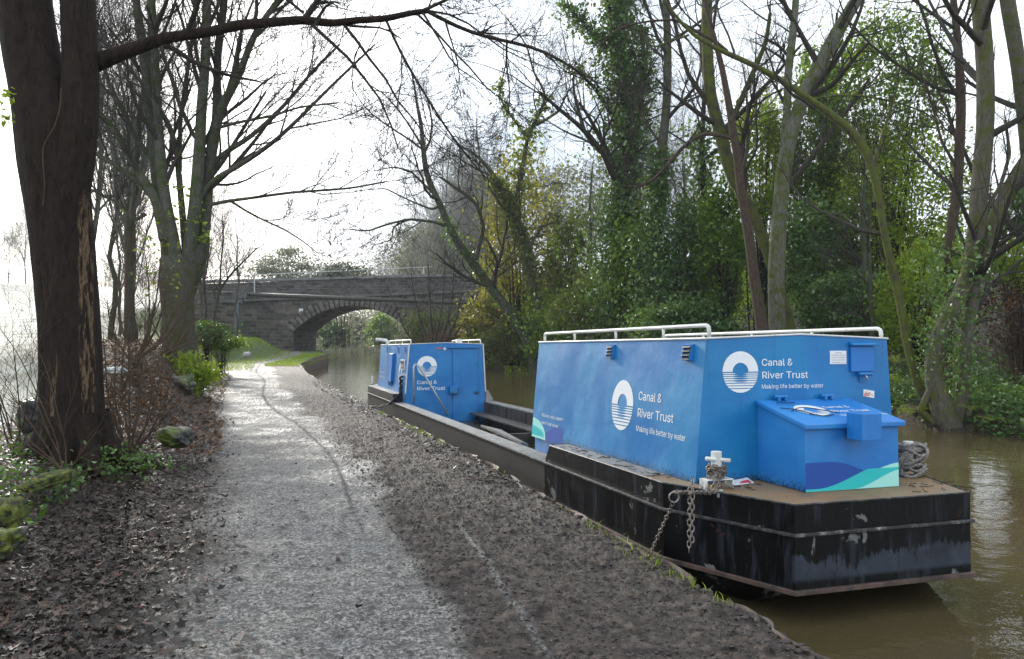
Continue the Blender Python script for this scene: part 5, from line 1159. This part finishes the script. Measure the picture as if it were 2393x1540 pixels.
B = [
 ('evergreen_bush', 'dark glossy ivy bush beside the straight grey trunk', 1610, 640, 33, 66, 170, 'ivy', 9000, .17),
 ('evergreen_bush', 'dark ivy-leaved bush filling the gap left of the reddish trunk', 1690, 590, 31, 56, 170, 'holly', 7500, .17),
 ('evergreen_bush', 'low dark bush behind the cabin roof below the straight grey trunk', 1600, 760, 30, 110, 60, 'ivy', 7000, .14),
 ('holly_tree', 'bushy dark holly behind the forked pale tree', 1930, 610, 30, 100, 160, 'ivy', 11000, .15),
 ('holly_tree', 'tall loose evergreen with sky showing through its top, right of the leaning pale limb', 2080, 210, 30, 120, 180, 'holly', 9000, .15),
 ('evergreen_tree', 'bright olive-green evergreen behind the arching mossy branch', 2120, 470, 29, 140, 180, 'lime', 9500, .14),
 ('evergreen_tree', 'green evergreen mass behind the upper fork of the pale tree', 1780, 380, 34, 80, 170, 'lime', 6000, .18),
 ('evergreen_tree', 'dark evergreen showing between the two limbs of the forked tree', 1900, 330, 33, 70, 220, 'holly', 6500, .18),
 ('evergreen_tree', 'dark evergreen behind the right half of the near cabin', 2010, 480, 33, 100, 200, 'lime', 8000, .18),
 ('evergreen_bush', 'dark laurel-like bush low behind the right end of the near cabin', 1990, 720, 27, 110, 90, 'ivy', 9000, .14),
 ('evergreen_bush', 'yellow-green low shrub behind the left part of the near cabin', 1400, 720, 38, 100, 90, 'olive', 9000, .17),
 ('evergreen_bush', 'bright green shrub at the foot of the ivy column', 1490, 640, 34, 60, 160, 'holly', 6500, .17),
 ('yellow_leaved_tree', 'tree hung with yellow-green leaves behind the slender twisting tree', 1215, 560, 47, 95, 230, 'yellow', 5500, .24),
 ('yellow_leaved_tree', 'lower yellow-green tree right of the slender twisting tree', 1325, 640, 46, 65, 170, 'olive', 4500, .24),
 ('yellow_leaved_bush', 'yellow-green bush overhanging the right end of the bridge', 1135, 755, 50, 52, 75, 'yellow', 3800, .24),
 ('yellow_leaved_bush', 'leafy bush above the water between the leaning tree and the boat cabin', 1200, 800, 47, 75, 48, 'olive', 6000, .22),
 ('evergreen_bush', 'mid-green bush on the slope behind the leaning trunk', 1300, 770, 44, 80, 80, 'holly', 6000, .2),
 ('olive_tree_mass', 'grey-green leafy tree in the haze above the right end of the bridge', 1010, 590, 95, 120, 80, 'olive_haze', 4500, .3),
 ('olive_tree_mass', 'grey-green leafy tree behind the top of the leaning trunk', 1330, 480, 60, 110, 100, 'olive_haze', 4000, .26),
 ('evergreen_bush', 'light green bush at the right edge above the ivy bank', 2390, 610, 19, 80, 60, 'lime', 3500, .09),
 ('evergreen_bush', 'dark fir-like bush behind the trunk at the right edge', 2370, 500, 24, 70, 60, 'ivy', 3500, .12),
 ('evergreen_bush', 'green hedge-like bush between the mossy trunks and the cabin end', 2150, 700, 24, 90, 130, 'lime', 6000, .12),
 ('round_bush', 'rounded misty bush rising behind the left half of the bridge', 670, 630, 105, 80, 50, 'olive_haze', 7000, .3),
 ('round_bush', 'misty olive bush behind the bridge parapet near its middle', 800, 650, 100, 70, 32, 'olive_haze', 6000, .32),
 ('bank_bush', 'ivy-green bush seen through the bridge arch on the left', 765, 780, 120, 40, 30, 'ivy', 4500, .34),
 ('bank_bush', 'pale willow-like bush seen through the middle of the bridge arch', 830, 770, 135, 34, 36, 'olive_haze', 4500, .34),
 ('bank_bush', 'green bush seen through the right side of the bridge arch', 895, 775, 118, 34, 36, 'holly', 4500, .34),
 ('bramble_bush', 'reddish-brown bramble on the bank below the right end of the bridge', 1085, 800, 54, 90, 30, 'brownleaf', 5000, .16),
 ('bramble_bush', 'dark scrubby bush at the right foot of the bridge arch', 1010, 770, 60, 60, 45, 'olive', 3500, .2),
 ('bramble_bush', 'tangled brown scrub at the right edge beyond the thick mossy tree', 2370, 740, 19, 90, 80, 'brownleaf', 2200, .08),
 ('leafy_bush', 'dark low bush on the bank at the left end of the bridge', 480, 780, 33, 45, 26, 'ivy', 3000, .12),
 ('mossy_bank', 'bright mossy leafy hummock beside the towpath below the many-stemmed tree', 437, 870, 21, 50, 42, 'lime', 5000, .09),
 ('leafy_bush', 'low dark bush behind the mossy hummock at the tree foot', 520, 800, 36, 50, 18, 'holly', 2500, .12),
]
for i, b in enumerate(B):
    nm, lab, px_, py_, Y_2, rx, ry, m_, n, sz = b
    bush(nm, lab, px_, py_, Y_2, rx, ry, m_, n, sz, 300+i*3, clumps=int(40+rx*ry/250), cs=.2 if rx*ry > 8000 else .28, cat_='tree' if 'tree' in nm else 'bush', rz_=(1.2 if nm == 'mossy_bank' else None), bark='twig_brown' if 'bramble' in nm else 'bark_dark')

# undergrowth on the far bank and ivy carpet: uncountable
g = np.random.default_rng(55)
def scatter(n, fy, fx, zoff, size, m_, name, label, seed, flat=.5, cat_='ground cover', kind='stuff'):
    Y = fy(n); X = fx(n, Y); Z = zr(X, Y)+np.abs(g.normal(size=n))*zoff; V, Q, rn = leafquads(np.stack([X, Y, Z], 1), size, seed, flat=flat)
    o = bigmesh(name, V, Q, M[m_], attrs=dict(rnd=rn)); tag(o, label, cat_, kind=kind)
scatter(30000, lambda n: g.uniform(13, 26, n), lambda n, Y: XR(Y)+np.abs(g.normal(size=n))*2.6+.0, .2, .11, 'ivy', 'ivy_ground_cover', 'carpet of ivy leaves over the right bank beside the water', 61)
scatter(9000, lambda n: g.uniform(13, 60, n), lambda n, Y: XR(Y)+g.uniform(0, 7, n), .10, .10, 'brownleaf', 'dead_leaves', 'dead brown leaves strewn over the far wooded bank', 62)
scatter(22000, lambda n: g.uniform(28, 64, n), lambda n, Y: XR(Y)+np.abs(g.normal(size=n))*2.5-.1, .5, .17, 'olive', 'undergrowth', 'low mixed undergrowth along the far water edge', 63, .2)
# woodland backdrop, far off
def woods(name, label, n, pxr, Yr, zr_, size, m_, seed):
    g = np.random.default_rng(seed); Y = g.uniform(*Yr, n); px_ = g.uniform(*pxr, n); X = (px_-1196)/F*Y
    zb = np.array(zr(X, Y)); k = vnoise(X*.14, Y*.14, seed); Z = zb+(g.uniform(0, 1, n)**1.3)*(zr_[0]+(zr_[1]-zr_[0])*k)
    V, Q, rn = leafquads(np.stack([X, Y, Z], 1), size, seed); o = bigmesh(name, V, Q, M[m_], attrs=dict(rnd=rn)); tag(o, label, 'wood', kind='stuff')
woods('distant_wood', 'solid green mass of the wood climbing the slope behind everything', 30000, (1180, 2250), (45, 80), (1, 6), .42, 'lime', 71)
woods('distant_scrub', 'grey-green hazy wood beyond the bridge', 26000, (560, 1330), (110, 190), (3, 12), .6, 'olive_haze', 72)

# ferns
def fern(x, y, z, s, seed, label):
    g = np.random.default_rng(seed); r = empty('fern', (x, y, z), label, 'fern'); V = []; Q = []; b = 0; rn = []
    for k in range(11):
        a = g.uniform(0, 6.28); ln = s*g.uniform(.7, 1.1); t = np.linspace(0, 1, 22); hx = ln*(t-.15*t*t); hz = ln*(1.0*t-1.05*t*t)*g.uniform(.7, 1.1)
        c = np.stack([np.cos(a)*hx, np.sin(a)*hx, hz], 1); sd_ = np.array([-math.sin(a), math.cos(a), 0])
        for j in range(1, 21):
            w_ = s*.30*math.sin(math.pi*min(1, t[j]*1.05+.03))**.8*(1-t[j]*.3)
            for sg_ in (-1, 1):
                p0 = c[j]; tip = c[j]+sd_*sg_*w_*.5+(c[min(j+1, 21)]-c[j])*1.2-np.array([0, 0, w_*.12]); q1 = c[j]+(c[min(j+1, 21)]-c[j])*.75
                V += [p0, (p0+tip)/2-(c[min(j+1, 21)]-c[j])*.15, tip, (q1+tip)/2]; Q.append([b, b+1, b+2, b+3]); b += 4; rn += [g.uniform()]*4
    bigmesh('fronds', np.array(V), np.array(Q), M['fern'], r, False, dict(rnd=np.array(rn)))
for i, (px_, py_, Y_3, s, lab) in enumerate(((2110, 900, 18.5, 1.1, 'tall yellow-green fern just right of the near cabin'), (2125, 970, 17.6, .9, 'arching fern close to the water right of the blue locker'), (2270, 960, 17.0, .55, 'small pale fern on the ivy bank right of the thick mossy tree'), (2320, 985, 16.4, .5, 'little fern low on the ivy bank at the right edge'), (2095, 850, 20, .9, 'fern clump half hidden behind the cabin roof end'))):
    q_ = at(px_, py_, Y_3); fern(q_[0], q_[1], q_[2], s, 500+i, lab)

# ------------------------------------------------------------------ near-left verge
def rock(name, label, c, s, m_, seed, cat_='stone'):
    me = bpy.data.meshes.new(name); import bmesh; bm = bmesh.new(); bmesh.ops.create_icosphere(bm, subdivisions=4, radius=1)
    V = np.array([v.co[:] for v in bm.verts]); u = V*1.3+seed
    f = (fbm(u[:, 0]+u[:, 2]*.7, u[:, 1]+u[:, 2]*.5, 3, seed)-.5)+1.1*np.abs(fbm(u[:, 0]*2+u[:, 2]*1.7, u[:, 1]*2-u[:, 2]*1.5, 2, seed+3)-.5)-.2; q_ = np.abs(V).max(1)
    V = V/(q_[:, None]**.55)*(1+f*.8+.08*(fbm(u[:, 0]*6, u[:, 1]*6+u[:, 2]*4, 3, seed)-.5))[:, None]
    for v, p in zip(bm.verts, V): v.co = (p[0]*s[0], p[1]*s[1], p[2]*s[2])
    bm.to_mesh(me); bm.free()
    for p in me.polygons: p.use_smooth = True
    o = link(name, me, M[m_]); o.location = tuple(c); tag(o, label, cat_); return o
M['palestone'] = mat('pale_stone', (.4, .4, .38), .7)
rock('mossy_rock', 'upper moss-covered rock at the left edge of the verge', at(5, 1205, 5.6), (.12, .15, .10), 'moss', 3)
rock('mossy_rock', 'lower moss-topped rock at the left edge of the verge', at(2, 1275, 5.1), (.11, .13, .09), 'stone', 5); 
rock('moss_cushion', 'bright green moss growing over the lower rock', at(2, 1262, 5.1), (.105, .12, .06), 'moss', 8, 'moss')
rock('dark_stone', 'dark broken block of stone beside the path right of the big trunk', at(412, 1022, 10.6), (.18, .18, .12), 'stone', 7)
rock('dark_stone', 'dark mossy stone on the field side of the big trunk', at(95, 965, 10.5), (.2, .3, .22), 'stone', 11)
rock('pale_stone', 'pale rounded stone lying on the bank behind the big trunk', at(270, 865, 15), (.19, .17, .06), 'palestone', 12)
rock('pale_stone', 'small pale stone at the foot of the grass slope by the bridge', at(577, 829, 42), (.2, .17, .15), 'palestone', 13)
rock('mossy_root', 'mossy root bulging from the verge in front of the big trunk', at(110, 1125, 7.2), (.09, .35, .06), 'moss', 15, 'root')
rock('dark_stone', 'low dark rock half buried under the mossy hummock edge', at(400, 905, 19), (.5, .4, .28), 'stone', 17)

def stemshrub(name, label, base, Y, tips, w0, m_, seed, lv, rmin=.0022, cat_='shrub', leaves=None):
    r = empty(name, tuple(at(base[0], base[1], Y)), label, cat_); Ls = []
    g = np.random.default_rng(seed)
    for (tx, ty, bend) in tips:
        bx_, by_ = base[0]+g.normal()*8, base[1]
        Ls.append(limb([(bx_, by_, w0), ((bx_*2+tx)/3+bend, (by_*2+ty)/3, w0*.8), ((bx_+2*tx)/3+bend*.8, (by_+2*ty)/3-abs(bend)*.4, w0*.55), (tx, ty, w0*.25)], Y+g.normal()*.25, 12, .03, seed))
    P, R = stack(Ls); (V2, Q2), _, _ = crown(P, R, lv, seed, rmin); part('stems', cat(tubes(P, R, 6), (V2, Q2)), M[m_], r)
    if leaves: 
        pts, _ = blob_points(at(*leaves[0], Y), leaves[1], leaves[2], seed, 25, .3); V, Q, rn = leafquads(pts, leaves[3], seed); part('leaves', (V, Q), M[leaves[4]], r, False, dict(rnd=rn))
LS = [(6, (.25, .5), .6, .1, .3, .2), (5, (.35, .7), .6, .05, .35, .15), (3, (.4, .7), .6, 0, .35, .1)]
stemshrub('brown_shrub', 'reddish-brown leafless shrub growing behind the foot of the big trunk', (300, 1060), 10.6, [(330, 800, 20), (300, 700, -20), (270, 780, -15), (350, 860, 25), (380, 780, 30), (400, 880, 20), (260, 880, -12), (420, 930, 15), (300, 820, 5), (340, 700, 10), (240, 760, -20)], 5, 'twig_brown', 401, LS, leaves=((315, 930), (.55, .4, .55), 500, .05, 'brownleaf'))
stemshrub('thorny_shrub', 'pale twiggy shrub with a few green leaves in front of the many-stemmed tree', (310, 850), 17, [(300, 560, -10), (340, 600, 20), (400, 640, 20), (420, 690, 30), (280, 620, -25), (360, 700, 20), (440, 720, 25), (250, 700, -20), (380, 560, 20)], 6, 'twig_brown', 411, LS, leaves=((400, 640), (.5, .4, .55), 40, .09, 'lime'))
stemshrub('scrubby_shrub', 'fine twiggy scrub at the foot of the many-stemmed tree', (390, 830), 21, [(340, 700, -10), (380, 690, 5), (440, 740, 10), (460, 700, 20), (500, 760, 20), (350, 760, -20), (420, 700, 5)], 5, 'twig_brown', 421, LS)
stemshrub('twiggy_shrub', 'bare shrub with long pale stems arching out left across the big trunk', (150, 1110), 8.3, [(-27, 990, -20), (-40, 900, -10), (-40, 830, 10), (-20, 740, 30), (-27, 1070, 0), (80, 800, 20), (-40, 950, 0), (240, 980, 10), (60, 900, 10), (200, 1150, 20), (260, 1090, 10)], 4, 'twig_brown', 431, [(5, (.25, .5), .55, .05, .25, .2), (3, (.4, .7), .55, 0, .3, .15)], .0018)
stemshrub('twiggy_shrub', 'tangle of bare stems at the left edge beside the bright field', (40, 1060), 9.8, [(-27, 700, -20), (30, 760, 0), (90, 740, 20), (-27, 850, -10), (70, 880, 10), (-40, 800, 0)], 4, 'twig', 441, LS, .002)
stemshrub('riverside_shrub', 'bare riverside shrub whose twigs cross the right end of the bridge', (1010, 830), 50, [(960, 640, -10), (1000, 600, 0), (1040, 620, 10), (1080, 680, 20), (920, 700, -20), (1060, 580, 20), (1100, 720, 20)], 6, 'twig', 451, LS, .006)
# leaf litter and ivy at the verge
g = np.random.default_rng(88)
def zsurf(X, Y):
    t_ = (XL(Y)-X)*.957; r0, tt, Z = ZP; inr = (t_ < 4.35)
    i = np.clip(np.searchsorted(r0, Y), 0, len(r0)-1); j = np.clip(np.searchsorted(-tt, -t_), 0, len(tt)-1)
    return np.where(inr, Z[i, j], zleft(X, Y)+.02)
def litter(n, tfun, yfun, size, m_, name, label, seed, flat=.82, z0=.012, kind='stuff', cat_='leaves'):
    Y = yfun(n); t_ = tfun(n, Y); X = XL(Y)-t_/.957; Z = zsurf(X, Y)+z0+g.uniform(0, .02, n); V, Q, rn = litterleaves(np.stack([X, Y, Z], 1), size*1.35, seed) if m_ in ('litter', 'brownleaf') else leafquads(np.stack([X, Y, Z], 1), size, seed, flat=flat, aspect=.75)
    o = bigmesh(name, V, Q, M[m_], attrs=dict(rnd=rn)); tag(o, label, cat_, kind=kind); return o
litter(24000, lambda n, Y: 3.3+.25*sm(5, 12, Y)+g.normal(size=n)*.28+np.abs(g.normal(size=n))*1.0, lambda n: 2.6+14*g.random(n)**1.5, .056, 'litter', 'leaf_litter', 'wet fallen leaves carpeting the left verge and path edge', 81)
litter(9000, lambda n, Y: 3.3+g.random(n)*(2.9+2.3*sm(17, 25, Y)), lambda n: 11+26*g.random(n), .10, 'brownleaf', 'leaf_litter', 'brown leaf litter over the bank below the many-stemmed tree', 82)
litter(1500, lambda n, Y: g.random(n)*.5+.02, lambda n: 9+22*g.random(n)**1.3, .06, 'litter', 'fallen_leaves', 'dark leaves scattered along the waterside edge of the towpath', 83)
litter(260, lambda n, Y: .1+g.random(n)*3.2, lambda n: 3+10*g.random(n)**1.4, .045, 'litter', 'stray_leaves', 'few stray leaves and scraps trodden into the towpath', 84)
litter(2200, lambda n, Y: 4.4+np.abs(g.normal(size=n))*1.1, lambda n: 4.5+6*g.random(n), .055, 'ivy', 'ivy_ground_cover', 'ivy trailing over the verge at the foot of the big trunk', 85, .45, .04)
# grass blades
def blades(n, X, Y, Z, ln, seed, name, label, m_='lime'):
    g = np.random.default_rng(seed); C = np.stack([X, Y, Z], 1); a = g.uniform(0, 6.28, n); l = ln*g.uniform(.5, 1.2, n); d = np.stack([np.cos(a), np.sin(a), 0*a], 1)
    w_ = np.stack([-np.sin(a), np.cos(a), 0*a], 1)*(l*.045)[:, None]; up = np.array([0, 0, 1.])
    m1 = C+d*(l*.2)[:, None]+up*(l*.55)[:, None]; e = C+d*(l*.6)[:, None]+up*(l*.8)[:, None]
    V = np.stack([C-w_, C+w_, m1+w_*.8, m1-w_*.8, m1-w_*.8, m1+w_*.8, e+w_*.1, e-w_*.1], 1); Q = np.arange(n*8).reshape(n*2, 4)
    o = bigmesh(name, V.reshape(-1, 3), Q, M[m_], attrs=dict(rnd=np.repeat(g.uniform(0, 1, n), 8))); tag(o, label, 'grass', kind='stuff')
cs_ = [(5.85, 60, .10), (5.5, 30, .07), (5.2, 20, .06), (6.4, 16, .05), (6.9, 24, .07), (7.6, 14, .06), (9.5, 16, .06), (13.2, 60, .09), (13.8, 70, .1), (14.6, 60, .10), (15.6, 40, .09), (12.4, 30, .08), (17.4, 60, .1), (4.9, 10, .05)]
X = []; Y = []
for yc, n, s in cs_: yv = yc+g.normal(size=n)*.14; Y.append(yv); X.append(XL(yv)-np.abs(g.normal(size=n))*s-.0)
X = np.concatenate(X); Y = np.concatenate(Y); blades(len(X), X, Y, np.full(len(X), 0.0)+.0, .075, 5, 'grass', 'small grass tufts growing along the piling edge of the towpath')
n = 9000; Y = g.uniform(43.5, 58, n); t_ = g.uniform(-.15, 1.9, n)**1.0; X = XL(Y)-t_/.957; blades(n, X, Y, zleft(X, Y)-.15*(t_ < .1), .13, 6, 'grass', 'bright grass on the rounded point of bank before the bridge')
n = 9000; Y = g.uniform(40, 64, n); t_ = g.uniform(2.4, 7.5, n); X = XL(Y)-t_/.957; blades(n, X, Y, zleft(X, Y), .16, 7, 'grass', 'bright green grass slope left of the path at the bridge')
g = np.random.default_rng(97); Y = np.concatenate([g.uniform(4, 60, 160), 24+g.normal(size=90)*3]); X = np.where(np.arange(250) < 160, XL(Y)+.15+(XR(Y)-XL(Y)-.3)*g.random(250)**2.2, XL(Y)+.3+np.abs(g.normal(size=250))*.6); V, Q, rn = litterleaves(np.stack([X, Y, np.full(250, WZ+.002)], 1), .10, 98, .02); o = bigmesh('floating_leaves', V, Q, M['brownleaf'], attrs=dict(rnd=rn)); tag(o, 'scattered dead leaves floating on the canal', 'leaves', kind='stuff')
# little stones and clods on the towpath
def pebbles(n, tf, yf, s, m_, name, label, seed):
    g = np.random.default_rng(seed); Y = yf(n, g); t_ = tf(n, g); X = XL(Y)-t_/.957; Z = zsurf(X, Y)
    U = np.array([(1, 0, 0), (-1, 0, 0), (0, 1, 0), (0, -1, 0), (0, 0, 1), (0, 0, -1)], float); Fc = np.array([(0, 2, 4), (2, 1, 4), (1, 3, 4), (3, 0, 4), (2, 0, 5), (1, 2, 5), (3, 1, 5), (0, 3, 5)])
    S_ = s*g.uniform(.4, 1.3, (n, 1, 1))*g.uniform(.6, 1.2, (n, 1, 3)); V = np.stack([X, Y, Z], 1)[:, None, :]+U[None]*S_*np.array([1, 1, .6])+g.normal(size=(n, 6, 3))*s*.18
    Q = (np.arange(n)*6)[:, None, None]+Fc[None]; o = bigmesh(name, V.reshape(-1, 3), Q.reshape(-1, 3), M[m_]); tag(o, label, 'stones', kind='stuff')
M['clod'] = mat('mud_clod', (.05, .04, .034), .75)
pebbles(12000, lambda n, g: g.uniform(.03, 1.7, n), lambda n, g: 2.8+12*g.random(n)**1.6, .012, 'clod', 'mud_clods', 'crumbly dark mud clods churned up along the waterside of the towpath', 91)
pebbles(420, lambda n, g: np.abs(g.normal(size=n))*.06-.02, lambda n, g: 3+14*g.random(n)**1.4, .03, 'clod', 'edge_stones', 'muddy stones and lumps along the ragged waterside edge', 93)
pebbles(4500, lambda n, g: g.uniform(.05, 3.4, n), lambda n, g: 2.8+10*g.random(n)**1.5, .006, 'grit', 'gravel_grit', 'pale grit and tiny stones bedded in the towpath', 92)
#@@HAZE@@
hz_ = bpy.data.meshes.new('haze'); hb_ = MB(); hb_.box(-440, 450, -21, 425, -3.5, 120); ho_ = hb_.build('haze', None); 
mh = bpy.data.materials.new('haze'); mh.use_nodes = True; n_ = mh.node_tree; n_.nodes.clear(); pv = n_.nodes.new('ShaderNodeVolumePrincipled'); ou = n_.nodes.new('ShaderNodeOutputMaterial'); n_.links.new(pv.outputs[0], ou.inputs['Volume'])
pv.inputs['Color'].default_value = (.9, .95, 1, 1); pv.inputs['Density'].default_value = .0005; ho_.data.materials.append(mh); tag(ho_, kind='stuff')
